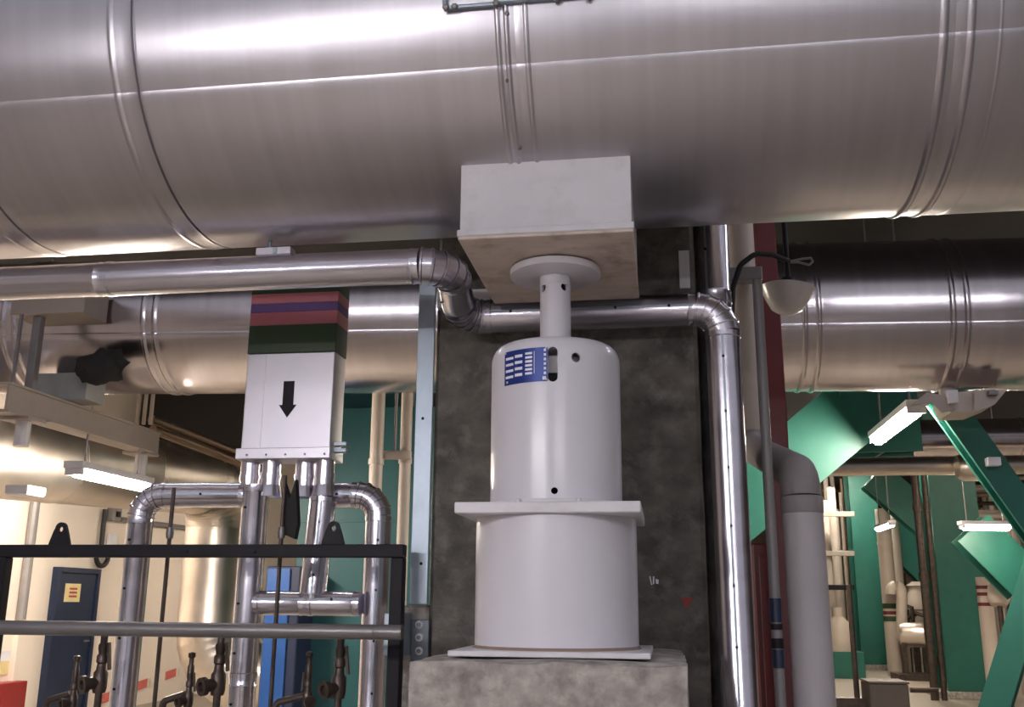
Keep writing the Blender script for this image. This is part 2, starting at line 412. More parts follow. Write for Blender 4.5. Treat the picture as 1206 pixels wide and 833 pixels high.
for px, py, r in ((678.5, 421, .0125), (653, 578, .0085)):
    a, z = can_hit(px, py, CR); p, n = radial(a, z)
    cs.append(MB().lathe([(0, -.04), (r, -.04), (r, .03), (0, .03)], p, n, 24))
cut(canb, cs)
for px, py in ((602, 525), (700, 527)):
    a, z = can_hit(px, py, CR)
# inside of the can: liner painted black as shade, spring and pressure plate seen through the slot
MB().lathe([(CR-.05, ZB+.02), (CR-.05, ztop-.05)], AXO, n=48).build('inner_shade_sleeve', DARK, sp)  # near-black sleeve, its colour stands for shade inside the can
MB().lathe([(0, sz0+.020), (CR-.042, sz0+.020), (CR-.040, sz0+.024), (CR-.040, sz1-.002), (CR-.042, sz1), (0, sz1)], AXO, n=64).build('pressure_plate', WHITE2, sp)
# stem with holes and round load plate
zd = SZ-.004
SR = .0425
stem = MB().lathe([(.034, ztop-.10), (SR, ztop-.10), (SR, zd-.018), (.034, zd-.018), (.034, ztop-.10)], AXO, n=48).build('load_stem', WHITE, sp)
bm = bmesh.new(); bm.from_mesh(stem.data); bmesh.ops.remove_doubles(bm, verts=bm.verts, dist=1e-5); bmesh.ops.recalc_face_normals(bm, faces=bm.faces); bm.to_mesh(stem.data); bm.free()
MB().lathe([(0, ztop-.09), (.028, ztop-.09), (.028, zd-.020), (0, zd-.020)], AXO, n=24).build('stem_shade_core', DARK, sp)  # black core added so the stem holes look shaded
zh = can_hit(640, 339, SR)[1]
a1 = can_hit(639.5, 339, SR)[0]
cs = []
for a in (a1, a1+PI/2):
    n = Vector((math.sin(a), -math.cos(a), 0)); cs.append(MB().lathe([(0, -.06), (.0112, -.06), (.0112, .06), (0, .06)], Vector((AX, AY, zh)), n, 20))
cut(stem, cs)
MB().lathe([(SR, zh+.014), (SR+.0012, zh+.012), (SR+.0012, zh+.010), (SR, zh+.008)], AXO, n=48).build('stem_ring', WHITE, sp)
pu = MB().lathe([(0, zd-.022), (.122, zd-.022), (.126, zd-.020), (.126, zd-.002), (.124, zd), (0, zd)], AXO, n=64).build('load_plate', WHITE, sp)
# thin foot flange
MB().lathe([(0, ZB+.001), (CR+.010, ZB+.001), (CR+.011, ZB+.004), (CR+.011, ZB+.010), (CR+.009, ZB+.012), (0, ZB+.012)], AXO, n=72).build('foot_flange', WHITE2, sp)
for a in (-1.15, -.4, .4, 1.15):
    MB().lathe([(0, ZB+.001), (.006, ZB+.001), (.006, ZB+.011), (0, ZB+.013)], Vector((AX+(CR+.020)*math.sin(a), AY-(CR+.020)*math.cos(a), 0)), n=6).build('flange_bolt', WHITE2, sp)
# nameplate with its printed fields
na0, nz1 = can_hit(595.5, 415, CR); na1, nzr = can_hit(645.0, 408, CR)
nz0 = can_hit(595.5, 455, CR)[1]; nzb = can_hit(645, 449, CR)[1]
npl = MB().patch(AXO, CR+.0008, .0018, na0, na1, nz0, nz1-.002, (nzb-nz0)).build('nameplate', PLATE, sp)
def field(u0, v0, u1, v1, m=FIELD):
    """u, v in 0..1 across the plate, v from the top"""
    hgt = nz1-.002-nz0; sk = nzb-nz0; da = na1-na0
    MB().patch(AXO, CR+.0026, .0004, na0+da*u0, na0+da*u1, nz0+sk*u0+hgt*(1-v1), nz0+sk*u0+hgt*(1-v0), sk*(u1-u0), 3).build('printed_field', m, npl)
for k in range(4):
    v = .15+k*.185
    field(.04, v+.03, .25, v+.105); field(.29, v, .47, v+.085)
for k in range(6):
    v = .10+k*.118; field(.535, v+.02, .685, v+.085)
field(.725, .10, .735, .76)
for k in range(6):
    v = .05+k*.135; field(.925, v, .97, v+.075)
field(.90, .86, .97, .96)
field(.05, .86, .12, .98, BLACK); field(.06, .88, .11, .95)
for u, v in ((.03, .04), (.975, .03), (.975, .96)):
    hgt = nz1-.002-nz0; a = na0+(na1-na0)*u; z = nz0+(nzb-nz0)*u+hgt*(1-v)
    screw_at(Vector((AX+(CR+.0026)*math.sin(a), AY-(CR+.0026)*math.cos(a), z)), Vector((math.sin(a), -math.cos(a), 0)), npl, .003, 'rivet', WHITE2)

# ------------------------------------------------------------------ pedestal below it
ZP = EYE-.122
pd = thing('support_pedestal', (AX, AY, ZP), 'wide white drum pedestal with square top plate carrying the spring can', 'pedestal')
MB().box((AX-.2255, AY-.225, ZB-.027), (AX+.2255, AY+.225, ZB), .0025).build('top_plate', WHITE2, pd)
DRR = .2085
MB().lathe([(0, ZP+.013), (DRR, ZP+.013), (DRR, ZP+.10), (DRR, ZP+.2), (DRR, ZB-.027), (0, ZB-.027)], AXO, n=96).build('drum', WHITE, pd)
MB().lathe([(DRR, ZP+.013), (DRR+.006, ZP+.013), (DRR+.003, ZP+.017), (DRR, ZP+.020)], AXO, n=96).build('weld_bead', mat('rusty_weld', (.26,.19,.14), .7), pd)
MB().box((AX-.232, AY-.235, ZP), (AX+.240, AY+.235, ZP+.013), .002).build('base_plate', WHITE2, pd)

# ------------------------------------------------------------------ concrete plinth and column
def rough_box(lo, hi, nx, ny, nz, amp, name, m):
    bm = bmesh.new(); lo = Vector(lo); hi = Vector(hi)
    bmesh.ops.create_cube(bm, size=1)
    bmesh.ops.subdivide_edges(bm, edges=bm.edges[:], cuts=max(nx, ny, nz), use_grid_fill=True)
    d = hi-lo
    from mathutils import noise
    for v in bm.verts:
        p = Vector((lo.x+(v.co.x+.5)*d.x, lo.y+(v.co.y+.5)*d.y, lo.z+(v.co.z+.5)*d.z))
        ed = sum(1 for c in v.co if abs(abs(c)-.5) < 1e-4)
        k = amp*(2.2 if ed > 1 else 1)
        q = p+Vector((noise.noise(p*9), noise.noise(p*9+Vector((7,3,1))), noise.noise(p*9+Vector((1,9,4)))))*k
        if ed > 1:
            q += (Vector(((lo.x+hi.x)/2, (lo.y+hi.y)/2, (lo.z+hi.z)/2))-p).normalized()*amp*1.2
        v.co = q
    base = Vector(((lo.x+hi.x)/2, (lo.y+hi.y)/2, lo.z))
    for v in bm.verts: v.co -= base
    me = bpy.data.meshes.new(name); bm.to_mesh(me); bm.free(); me.materials.append(m)
    me.polygons.foreach_set('use_smooth', [True]*len(me.polygons)); me.set_sharp_from_angle(angle=rad(45))
    ob = bpy.data.objects.new(name, me); C.objects.link(ob); ob.location = base; return ob
o = rough_box((-.575, 2.275, 0), (.045, 3.115, ZP-.004), 20, 20, 20, .004, 'concrete_plinth', CONC2)
tag(o, 'rough pale concrete plinth under the white drum pedestal', 'plinth')
CY0 = 3.125
col_ = thing('concrete_column', (-.29, CY0+.45, 0), 'dark stained concrete column behind the white spring support', 'column')
MB().box((-.735, CY0, 0), (.125, CY0+.9, 5.2), .012).build('shaft', CONC, col_)
MB().box((-.835, CY0+.0, 0), (-.737, CY0+.35, W(504, 712, Y=CY0).z-.003), .008).build('side_corbel', CONC2, col_)
# marks on the concrete
def mark(px, py, s, m, name, pts):
    c = W(px, py, Y=CY0-.001)
    MB().prism([(c.x+x*s, CY0-.0012, c.z+z*s) for x, z in pts], (0, .0016, 0)).build(name, m, col_, 0)
mark(809, 710, .018, mat('red_chalk', (.30,.03,.03), .6), 'red_arrow_mark', [(-1,.8),(1,.8),(.2,-.6),(0,-1.3),(-.2,-.6)])
for dx, pts in ((-.010, [(-.3,1),(0,1),(.4,-1),(.1,-1)]), (0, [(-.2,1),(.2,.9),(.1,-.8),(-.3,-.9)]), (.010, [(-.4,.4),(.4,.2),(.3,-.8),(-.3,-.7)])):
    c = W(770, 684, Y=CY0-.001); mark_c = Vector((c.x+dx, 0, c.z))
    MB().prism([(mark_c.x+x*.012, CY0-.0012, mark_c.z+z*.013) for x, z in pts], (0, .0016, 0)).build('chalk_mark', FIELD, col_, 0)
c = W(806, 318, Y=CY0)
MB().box((c.x-.017, CY0-.008, c.z-.065), (c.x+.017, CY0+.002, c.z+.065), .001).build('pale_shim', WHITE2, col_)
# galvanised strip on the column's left corner
zs0 = W(504, 712, Y=CY0).z
gs = thing('galvanised_corner_strip', (-.77, CY0, zs0), 'long bluish galvanised steel strip on the left corner of the concrete column', 'strip')
x0s = W(487.5, 540, Y=CY0-.012).x
MB().box((x0s, CY0-.014, zs0), (-.738, CY0-.004, 2.70), .002).build('strip_face', STEEL, gs)
MB().box((x0s, CY0-.004, zs0), (x0s+.010, CY0+.16, 2.70), .002).build('strip_return', STEEL, gs)
for q in ((498, 493), (496, 664)):
    p = W(*q, Y=CY0-.014); screw_at(p, (0,-1,0), gs, .005, 'screw', BLACK)
# bolted bracket for the hand rail
br = thing('rail_bracket', W(493, 780, Y=CY0-.01), 'galvanised bracket plate with bolts where the grey rail meets the column', 'bracket')
bx0, bx1 = W(484, 750, Y=CY0-.02).x, W(505, 750, Y=CY0-.02).x
bz0, bz1 = W(493, 783, Y=CY0-.02).z, W(493, 730, Y=CY0-.02).z
MB().box((bx0, CY0-.020, bz0), (bx1, CY0-.002, bz1), .002).build('plate', mat('dark_zinc_plate', (.14,.16,.18), .45, .6), br)
MB().box((bx0-.055, CY0-.14, bz0+.03), (bx0, CY0-.012, bz1+.02), .003).build('block', STEEL, br)
for y in (736, 751, 767):
    p = W(493.5, y, Y=CY0-.02)
    b_ = MB().lathe([(0, -.004), (.0125, -.004), (.0125, 0), (.008, .004), (0, .004)], p, (0,-1,0), 20).build('washer', FIELD, br)
    MB().lathe([(0, .002), (.007, .002), (.007, .012), (0, .012)], p, (0,-1,0), 6).build('bolt', ROD, b_)

# ------------------------------------------------------------------ clad pipes
def clad(name, pts, r, rb, label, m=ALU2, gores=5, sheet=1.0, n=28, cat='pipe', seam=None, screws=0, caps=True, group=None, noseam0=False):
    pts = [Vector(p) for p in pts]
    base = min(pts, key=lambda p: p.z).copy(); t = thing(name, base, label, cat, group)
    pcs = fillet(pts, rb, gores)
    for pc in pcs:
        if pc[0] == 's':
            a, b = pc[1], pc[2]; L = (b-a).length; d = (b-a).normalized()
            k = max(1, round(L/sheet))
            for i in range(k):
                p, q = a+d*(L*i/k), a+d*(L*(i+1)/k); l = (q-p).length; e = min(.018, l*.12)
                tt = [(0, r+.0022), (e*.85, r+.0022), (e, r), (l*.5, r), (l-e*1.6, r), (l-e*1.3, r+.002), (l-e, r), (l, r)]
                MB().tube([p+d*u for u, _ in tt], [rr for _, rr in tt], n).build('cladding_section', m, t)
            if seam and not (pc is pcs[0] and noseam0):
                s = Vector(seam); s = (s-d*s.dot(d)).normalized(); sd_ = d.cross(s)
                MB().beam(a+d*.01+s*r, b-d*.01+s*r, .006, .003, s).build('lap_seam', STEEL if m is ALU2 else m, t)
                kk = max(1, int(L/.16)); sc = None
                for i in range(kk):
                    p = a+d*(L*(i+.5)/kk)+s*(r+.0015)
                    if sc is None: sc = screw_at(p, s, t, .0045, 'screw', BLACK); sc0 = p
                    else: o_ = share(sc, 'screw', t, p); o_.location = sc.location+(p-sc0)
        else:
            bb = pc[1]
            for i in range(len(bb)-1):
                N_ = len(bb)-1
                pn = (bb[0]-bb[N_//2]).cross(bb[N_]-bb[N_//2]).normalized()
                def tang(j): return ((bb[j+1] if j < N_ else bb[j]+(bb[j]-bb[j-1]))-(bb[j-1] if j else bb[j]-(bb[j+1]-bb[j]))).normalized()
                vs = []; fs = []; cs_ = [(0, .0042), (.16, .0042), (.24, .0008), (1, .0004)]
                for f_, dr_ in cs_:
                    cc = bb[i].lerp(bb[i+1], f_); tg = tang(i).lerp(tang(i+1), f_).normalized(); e2 = tg.cross(pn).normalized()
                    vs += [cc+(pn*math.cos(2*PI*k/n)+e2*math.sin(2*PI*k/n))*(r+dr_) for k in range(n)]
                for j in range(3):
                    for k in range(n): l_ = (k+1) % n; fs.append((j*n+k, j*n+l_, j*n+n+l_, j*n+n+k))
                MB().add(vs, fs).build('elbow_gore', m, t)
    return t
SP = EYE
YL = 3.0
YU = 2.66; pA = W(531, 312, Y=YU)
small = [(-4.6, YU, pA.z+.004), (pA.x, YU, pA.z), (-.628, YL, SP+.893), (.199, YL, SP+.892), (.199, YL, 0)]
clad('bypass_pipe', small, .052, .080, 'slim aluminium pipe stepping under the saddle then dropping right of the column', seam=(-.10, -1, 0), gores=5, noseam0=True)
c = W(325, 293, Y=YU); zt2 = PZ-math.sqrt(PR**2-(YU-PY)**2)
t = thing('hanger_clip', (c.x, YU, pA.z+.05), 'short metal hanger clip between the slim pipe and the big pipe', 'bracket')
MB().box((c.x-.055, YU-.02, pA.z+.050), (c.x+.055, YU+.02, pA.z+.074), .002).build('clip_block', ALUB, t)
MB().tube([(c.x-.02, YU, pA.z+.07), (c.x-.02, YU, zt2+.002)], .006, 8).build('clip_rod', STEEL, t)
MB().box((c.x+.0, YU-.024, pA.z+.052), (c.x+.012, YU-.018, pA.z+.072), .001).build('clip_bolt', STEEL, t)
# bracket holding the slim pipe on the column
g0 = W(515, 363, Y=CY0-.03); g1 = W(582, 340, Y=CY0-.03)
o = MB().prism([(g0.x, CY0-.03, g0.z), (g1.x-.02, CY0-.03, g0.z+.01), (g1.x, CY0-.03, g1.z), (g0.x, CY0-.03, g1.z)], (0, .03, 0)).build('wall_bracket', WHITE2)
tag(o, 'white bracket plate behind the double elbow of the slim pipe', 'bracket')

# second slim pipe hugging the column's right side
pX = .190
clad('riser_pipe', [(pX, 3.26, 5.1), (pX, 3.26, .0)], .06, .1, 'thin clad riser half hidden behind the dropping slim pipe', ALU2, sheet=1.2, seam=(-.4, -1, 0))

# far big pipe
FY, FZ, FR = 7.0, EYE+1.45+.525+.01+.03, .525
fp = thing('distant_main_pipe', (0, FY, FZ-FR), 'second large aluminium clad pipe running behind column and duct', 'pipe')
fb = [-7.9, -7, -6, -4.75, -3.62, -2.5, -1.2, .1, 1.09, 2.02, 3.3, 4.6, 6, 8, 10, 12]
for i in range(len(fb)-1):
    a, b = fb[i], fb[i+1]
    big_sheet(a, b, [(a-.02, -.004), (a, 0), ((a+b)/2, 0)]+bead(b-.12, .012, .02)+bead(b-.03, .012, .02)+[(b, 0)], FY, FZ, FR, fp, ALU3, 20, 72, -.020, .006)
p = W(135, 425, Y=FY-.5)

# ------------------------------------------------------------------ arrow duct
DY = 3.24
dx0, dx1 = -1.478*DY/3.3, -1.146*DY/3.3
dzt, dzb = EYE+1.16, EYE+.49*DY/3.3
dk = thing('arrow_duct', ((dx0+dx1)/2, DY+.13, dzb), 'aluminium box duct with black down arrow and pink purple green bands', 'duct')
zc_ = W(350, 415, Y=DY).z
MB().box((dx0, DY, dzb), (dx1, DY+.12, zc_), .004).build('box_casing', ALUB, dk)
def zrow(y): return W(352, y, Y=DY).z
bands = [(zc_, zrow(382), GREEN, 'green band'), (zrow(382), zrow(367), PINK, 'lower pink band'), (zrow(367), zrow(356.5), PURP, 'purple band'), (zrow(356.5), zrow(345), PINK, 'upper pink band'), (zrow(345), dzt, GREEN, 'dark green top band')]
for a, b, m, l in bands:
    q = MB().box((dx0-.001, DY-.001, a), (dx1+.001, DY+.121, b), .001).build('colour_band', m, dk); q['label'] = l
ca = W(339, 470, Y=DY-.003); s_ = .0275
aw = [(-1.6,2.35),(1.6,2.35),(1.6,-.75),(2.6,-.75),(.0,-2.4),(-2.6,-.75),(-1.6,-.75)]
MB().prism([(ca.x+x*.0125, DY-.0012, ca.z+z*.0275) for x, z in aw], (0, .0012, 0)).build('black_arrow', BLACK, dk, 0)
MB().box((dx0-.012, DY-.012, dzb-.004), (dx1+.004, DY+.13, dzb+.034), .002).build('bottom_collar', ALUB, dk)
MB().box((dx0+.062, DY-.0015, dzb+.034), (dx0+.072, DY, zc_-.004)).build('fold_seam', ALUB, dk)
for k in range(5):
    screw_at(Vector((dx0+.03+k*.07, DY-.012, dzb+.010)), (0,-1,0), dk, .004)
for k in range(2): MB().box((dx1+.004, DY+.02, dzb+.02+k*.022), (dx1+.05, DY+.05, dzb+.034+k*.022), .002).build('latch', STEEL, dk)

# stubs and manifold below the duct
PYM = 3.3
def px3(x, y, Y=PYM): return W(x, y, Y=Y)
X1, X2, X3, X4 = -1.832, -1.400, -1.178, -.974
zh = EYE+.362
pr_ = .044
stubx = [W(x, 556, Y=PYM).x for x in (293, 321, 358, 384)]
for k, (x, lab) in enumerate(zip(stubx, ('leftmost short pipe stub under the arrow duct', 'second short stub from the left under the arrow duct', 'third short stub from the left under the arrow duct', 'rightmost short pipe stub under the arrow duct'))):
    yy = PYM+(-.01 if k in (1, 3) else .015)
    t = thing('pipe_stub', (x, yy, zh), lab, 'pipe')
    MB().tube([(x, yy, zh+.03), (x, yy, dzb-.004)], .034, 20).build('stub_tube', ALU2, t)
    MB().tube([(x, yy, zh+.055), (x, yy, zh+.068)], .037, 20).build('stub_ring', ALU2, t)
    MB().tube([(x, yy, zh-.01), (x, yy, zh+.03)], [.044, .036], 20).build('stub_foot', ALU2, t)
clad('manifold_pipe', [(X1, PYM, .02), (X1, PYM, zh), (stubx[0]+.0, PYM+.015, zh)], pr_, .075, 'left manifold pipe with elbow and dark horizontal leg below the arrow duct', seam=(-.25, -1, 0))
clad('manifold_pipe', [(X2, PYM-.02, .02), (X2, PYM-.02, zh+.03)], pr_+.001, .075, 'second manifold pipe dropping straight from the duct stubs', seam=(-.4, -1, 0), sheet=.6)
clad('manifold_pipe', [(stubx[3], PYM-.01, zh-.012), (X3, PYM-.01, EYE-.0)], pr_+.001, .075, 'short manifold pipe ending on the horizontal cross pipe', seam=(.2, -1, 0), sheet=.25)
clad('manifold_pipe', [(stubx[3]-.02, PYM+.045, zh), (X4, PYM+.045, zh), (X4, PYM+.045, .02)], pr_, .075, 'right manifold pipe with elbow beside the galvanised strip', seam=(.3, -1, 0))
clad('cross_pipe', [(X2+.03, PYM-.02, EYE-.006), (X4-.035, PYM-.005, EYE-.006)], .040, .07, 'horizontal clad cross pipe joining the manifold pipes above the grey rail', seam=(0, -1, .35), sheet=.2)

# thin rods through the frame
for q0, q1, lab in (((205, 575), (180, 833), 'thin vertical rod beside the leftmost manifold pipe'), ((336, 560), (322, 833), 'thin vertical rod between the middle manifold pipes')):
    a = W(*q0, Y=3.12); b = W(*q1, Y=3.12)
    t = thing('steel_rod', (a.x, 3.12, 0), lab, 'rod')
    MB().tube([(a.x, 3.12, .0), (a.x, 3.12, a.z)], .007, 10).build('rod', BRONZE, t)
    MB().lathe([(0, -.02), (.011, -.018), (.013, 0), (.011, .018), (0, .02)], (a.x, 3.12, W(195, 628, Y=3.12).z), n=12).build('turnbuckle', ROD, t)
# black hanging pouch behind the rod
c = W(342, 595, Y=3.125)
o = MB().prism([(c.x-.03, 3.125, c.z+.08), (c.x-.005, 3.125, c.z+.02), (c.x+.012, 3.125, c.z+.085), (c.x+.028, 3.125, c.z-.06), (c.x+.02, 3.125, c.z-.11), (c.x-.03, 3.125, c.z-.09)], (0, .03, 0)).build('black_pouch', SOOT)
tag(o, 'black cloth bundle hanging between the manifold pipes', 'bundle')

# ------------------------------------------------------------------ black lifting frame
BY = 3.0
zt0 = EYE+.152
fr = thing('lifting_skid', (-1.45, BY, 0), 'black steel skid frame with lifting lugs in front of manifold pipes', 'frame')
MB().box((-2.62, BY-.02, zt0-.020), (-.785, BY+.02, zt0+.020), .003).build('top_bar', BLACK, fr)
MB().box((-.825, BY-.02, .0), (-.785, BY+.02, zt0-.020), .003).build('post', BLACK, fr)
lx = W(3, 700, Y=BY).x
MB().box((lx-.03, BY-.02, .0), (lx+.01, BY+.02, zt0-.020), .003).build('post', BLACK, fr)
MB().box((-2.62, BY-.02, .0), (-2.58, BY+.02, zt0-.020), .003).build('post', BLACK, fr)
for px in (70, 392):
    c = W(px, 645, Y=BY); c.z = zt0+.018
    lug = [(-.038, 0), (.038, 0), (.024, .045)]+[(.019*math.cos(rad(a)), .055+.019*math.sin(rad(a))) for a in range(10, 181, 17)]+[(-.024, .045)]
    lg = MB().prism([(c.x+x, BY-.006, c.z+z) for x, z in lug], (0, .012, 0)).build('lifting_lug', BLACK, fr)
    cut(lg, [MB().lathe([(0, -.03), (.009, -.03), (.009, .03), (0, .03)], (c.x, BY, c.z+.052), (0,-1,0), 16)])
for px in (220, 300):
    p = W(px, 650, Y=BY-.02); screw_at(p, (0,-1,0), fr, .006, 'bolt', BLACK)

# ------------------------------------------------------------------ grey hand rail
gr = thing('grey_hand_rail', (-1.3, 2.75, 0), 'round grey hand rail crossing in front of the black frame', 'rail')
zr = EYE-.081
MB().tube([(-3.2, 2.75, zr), (-.80, 2.75, zr)], .0205, 20).build('rail_tube', ROD, gr)
MB().tube([(-.80, 2.75, zr), (-.795, 2.75, zr), (-.72, 2.75, zr)], [.0195, .0205, .0205], 20).build('rail_end', ROD, gr)
MB().tube([(-.765, 2.76, zr), (-.803, 2.979, zr)], .012, 12).build('rail_stay', BLACK, gr)
MB().tube([(-3.2, 2.75, zr), (-3.2, 2.75, 0)], .0205, 16).build('rail_post', ROD, gr)

# ------------------------------------------------------------------ small valves under the rail
def valve(px, py, Y, s, label, flip=1, tall=1):
    c = W(px, py, Y=Y)
    t = thing('drain_valve', (c.x, c.y, 0), label, 'valve')
    MB().tube([(c.x, c.y, 0.0), (c.x, c.y, c.z-.03*s)], .012*s, 10).build('drain_pipe', BRONZE, t)
    MB().lathe([(0, -.045*s), (.020*s, -.045*s), (.024*s, -.03*s), (.024*s, .02*s), (.017*s, .03*s), (.015*s, .05*s), (.019*s, .055*s), (.019*s, .075*s), (.012*s, .085*s), (0, .085*s)], c, n=16).build('valve_body', BRONZE, t)
    d = Vector((-.55*flip, -.8, -.1)).normalized()
    MB().lathe([(0, 0), (.020*s, 0), (.020*s, .045*s), (.029*s, .045*s), (.029*s, .062*s), (.017*s, .062*s), (.015*s, .05*s), (0, .05*s)], c+Vector((0,0,-.01*s)), d, 16).build('outlet', BRONZE, t)
    MB().lathe([(0, .08*s), (.013*s, .08*s), (.017*s, .10*s), (.017*s, .15*s*tall), (.012*s, .16*s*tall), (.012*s, .19*s*tall), (.018*s, .195*s*tall), (.018*s, .215*s*tall), (0, .22*s*tall)], c, n=14).build('bonnet', BRONZE, t)
    MB().beam(c+Vector((.03*s*flip, 0, .03*s)), c+Vector((.022*s*flip, -.005, .12*s)), .008*s, .014*s).build('lever', BRONZE, t)
    return t
valve(118, 800, 2.95, .9, 'bronze drain valve left of the leftmost manifold pipe', 1, .74)
valve(257, 802, 3.02, .95, 'bronze drain valve in front of the second manifold pipe', 1, .74)
valve(399, 806, 2.95, .9, 'bronze drain valve left of the right manifold pipe', 1, .74)
valve(222, 822, 3.05, .62, 'small low valve between leftmost and second manifold pipes', 1)
valve(362, 822, 3.05, .62, 'small low valve left of the hanging bronze valve', -1)
valve(86, 825, 3.05, .62, 'small low valve in front of the navy door', 1)
for (xa, xb, y, lab) in ((55, 86, 822, 'short bent drain tube in front of the navy door'), (192, 222, 822, 'short bent drain tube beside the small low valve'), (325, 362, 824, 'short bent drain tube left of the low valve')):
    a = W(xa, y+4, Y=3.05); b = W(xb-4, y-4, Y=3.05)
    o = MB().tube(path([(a.x, a.y, .0), (a.x, a.y, a.z), (b.x, b.y, b.z)], .02, 5), .011, 10).build('drain_tube', BRONZE); tag(o, lab, 'pipe')

# ================================================================== right side, near
# grey lagged pipe that steps forward and drops
zt_ = W(938, 570, Y=3.3).z
gx = W(945, 600, Y=3.3).x
ux = W(879, 420, Y=4.4).x
t = thing('lagged_pipe', (gx, 3.3, 0), 'grey lagged pipe with round elbow dropping beside the red post', 'pipe')
pp = path([(ux, 4.4, 5.1), (ux, 4.4, W(885, 528, Y=4.4).z), (gx, 3.3, zt_+.03), (gx, 3.3, 0)], .09, 8)
k = min(range(len(pp)), key=lambda i: (pp[i]-Vector((gx, 3.3, zt_-.06))).length)
cut_i = [i for i, p in enumerate(pp) if abs(p.x-gx) < 1e-4 and abs(p.y-3.3) < 1e-4][0]
MB().tube(pp[:2], .062, 24).build('upper_leg', BEIGE, t)
MB().tube(pp[1:cut_i+1], .062, 24).build('offset_elbows', GREYP, t)
z1_ = pp[cut_i].z
MB().tube([(gx, 3.3, z1_), (gx, 3.3, z1_-.004), (gx, 3.3, z1_-.05), (gx, 3.3, z1_-.055)], [.064, .0665, .0665, .064], 24).build('joint_band', GREYP, t)
MB().tube([(gx, 3.3, z1_-.055), (gx, 3.3, 0)], .0635, 24).build('lower_leg', mat('pale_grey_lagging', (.44,.41,.42), .6, 0, .06, 6, bump=.05, bscale=50), t)
# clamp bracket of the upper leg
b0, b1 = W(858, 332, Y=4.28), W(897, 315, Y=4.28)
o = MB().box((b0.x, 4.26, b0.z), (b1.x, 4.33, b1.z), .004).build('pipe_clamp', COND); tag(o, 'grey clamp bar across the pipes above the hanging lamp cable', 'clamp')
# conduit
cx_ = W(905, 570, Y=3.2).x
t = thing('conduit', (cx_, 3.2, 0), 'thin grey conduit with blue couplings in front of the red post', 'conduit')
MB().tube([(cx_, 3.2, 0), (cx_, 3.2, W(884, 331, Y=3.2).z)], .0165, 16).build('conduit_tube', COND, t)
for y0, y1, m in ((705, 733, BLUE), (735, 742, BLACK), (752, 764, BLACK), (765, 787, BLUE)):
    MB().tube([(cx_, 3.2, W(920, y1, Y=3.2).z), (cx_, 3.2, W(920, y0, Y=3.2).z)], .019, 16).build('coupling', m, t)
# red post and red cabinet
ra, rb_ = W(893, 290, Y=4.9), W(915, 290, Y=4.9)
rc = W(917, 530, Y=4.9)
t = thing('red_post', (rc.x, 4.9, 0), 'dark red square steel post behind the conduit', 'post')
hw = (rb_.x-ra.x)/2
MB().box((rc.x-hw*1.06, 4.9, 0), (rc.x+hw*1.06, 5.0, 5.15), .006).build('post_tube', RED, t)
MB().box((rc.x-hw*1.06-.03, 4.87, 0), (rc.x+hw*1.06+.03, 5.03, .02), .003).build('foot_plate', RED, t)
q0, q1 = W(885, 640, Y=5.2), W(938, 640, Y=5.2)
t = thing('red_cabinet', ((q0.x+q1.x)/2, 5.3, 0), 'dark red cabinet low behind the conduit and lagged pipe', 'cabinet')
MB().box((q0.x, 5.2, 0), (q1.x+.05, 5.5, q0.z), .01).build('cabinet_body', RED, t)
MB().box((q0.x+.03, 5.188, .05), (q1.x+.02, 5.2, q0.z-.06), .004).build('cabinet_door', RED, t)
# bowl lamp on a rod, with its cable
bl_ = W(927, 352, Y=3.9)
t = thing('bowl_lamp', bl_ - Vector((0,0,.07)), 'white opal bowl lamp hanging by a rod next to the red post', 'lamp')
pf = [(0, -.062), (.035, -.060), (.060, -.046), (.082, -.010), (.104, .034), (.108, .044), (.104, .046), (.080, .048), (.04, .050), (0, .050)]
MB().lathe(pf, bl_, (.10, .0, 1), 40).build('glass_bowl', BOWL, t)
MB().lathe([(0, .046), (.060, .046), (.060, .058), (.030, .062), (.026, .085), (0, .085)], bl_, (.10, 0, 1), 20).build('holder', BLACK, t)
tp = bl_+Vector((.008, 0, .08))
MB().tube([tp, (tp.x, tp.y, tp.z+.075), (tp.x-.01, tp.y, 4.5)], .011, 10).build('hanging_rod', BLACK, t)
cp = [W(862, 375, Y=3.85), W(863, 340, Y=3.85), W(872, 312, Y=3.85), W(889, 299, Y=3.85), W(910, 300, Y=3.87), W(929, 308, Y=3.9)]
MB().tube(path(cp, .05, 4), .011, 10).build('power_cable', RUBBER, t)
lp = [W(931, 308, Y=3.88), W(945, 305, Y=3.87), W(955, 304, Y=3.86), W(957.5, 308, Y=3.86), W(953, 312, Y=3.86), W(940, 309, Y=3.87), W(931, 309, Y=3.88)]
MB().tube(lp, .005, 6).build('wire_loop', COND, t)

# hanging support under the far pipe, right
sb = W(1130, 470, Y=6.7)
t = thing('pipe_hanger_shoe', sb, 'beige hanging shoe bracket below the second large pipe at right', 'bracket')
def pg(pts, Y, dep, name, m):
    return MB().prism([tuple(W(x, y, Y=Y)) for x, y in pts], (0, dep, 0)).build(name, m, t, 0)
pg([(1128, 462), (1160, 459), (1186, 459), (1172, 476), (1150, 485), (1120, 486), (1112, 470)], 6.75, .30, 'shoe_plate', BEIGE)
MB().box((sb.x-.05, 6.93, sb.z), (sb.x+.05, 6.98, FZ-.02*sb.x-FR+.004), 0).build('hanger_strap', BEIGE, t)
pg([(1072, 478), (1092, 462), (1112, 466), (1125, 482), (1110, 486), (1098, 474)], 6.72, .03, 'side_arm', BEAMM)
pg([(1115, 460), (1128, 459), (1129, 474), (1118, 475)], 6.68, .06, 'terminal_box', WHITE2)
pg([(1148, 459), (1153, 459), (1153, 484), (1148, 485)], 6.70, .05, 'rib', BEIGE)
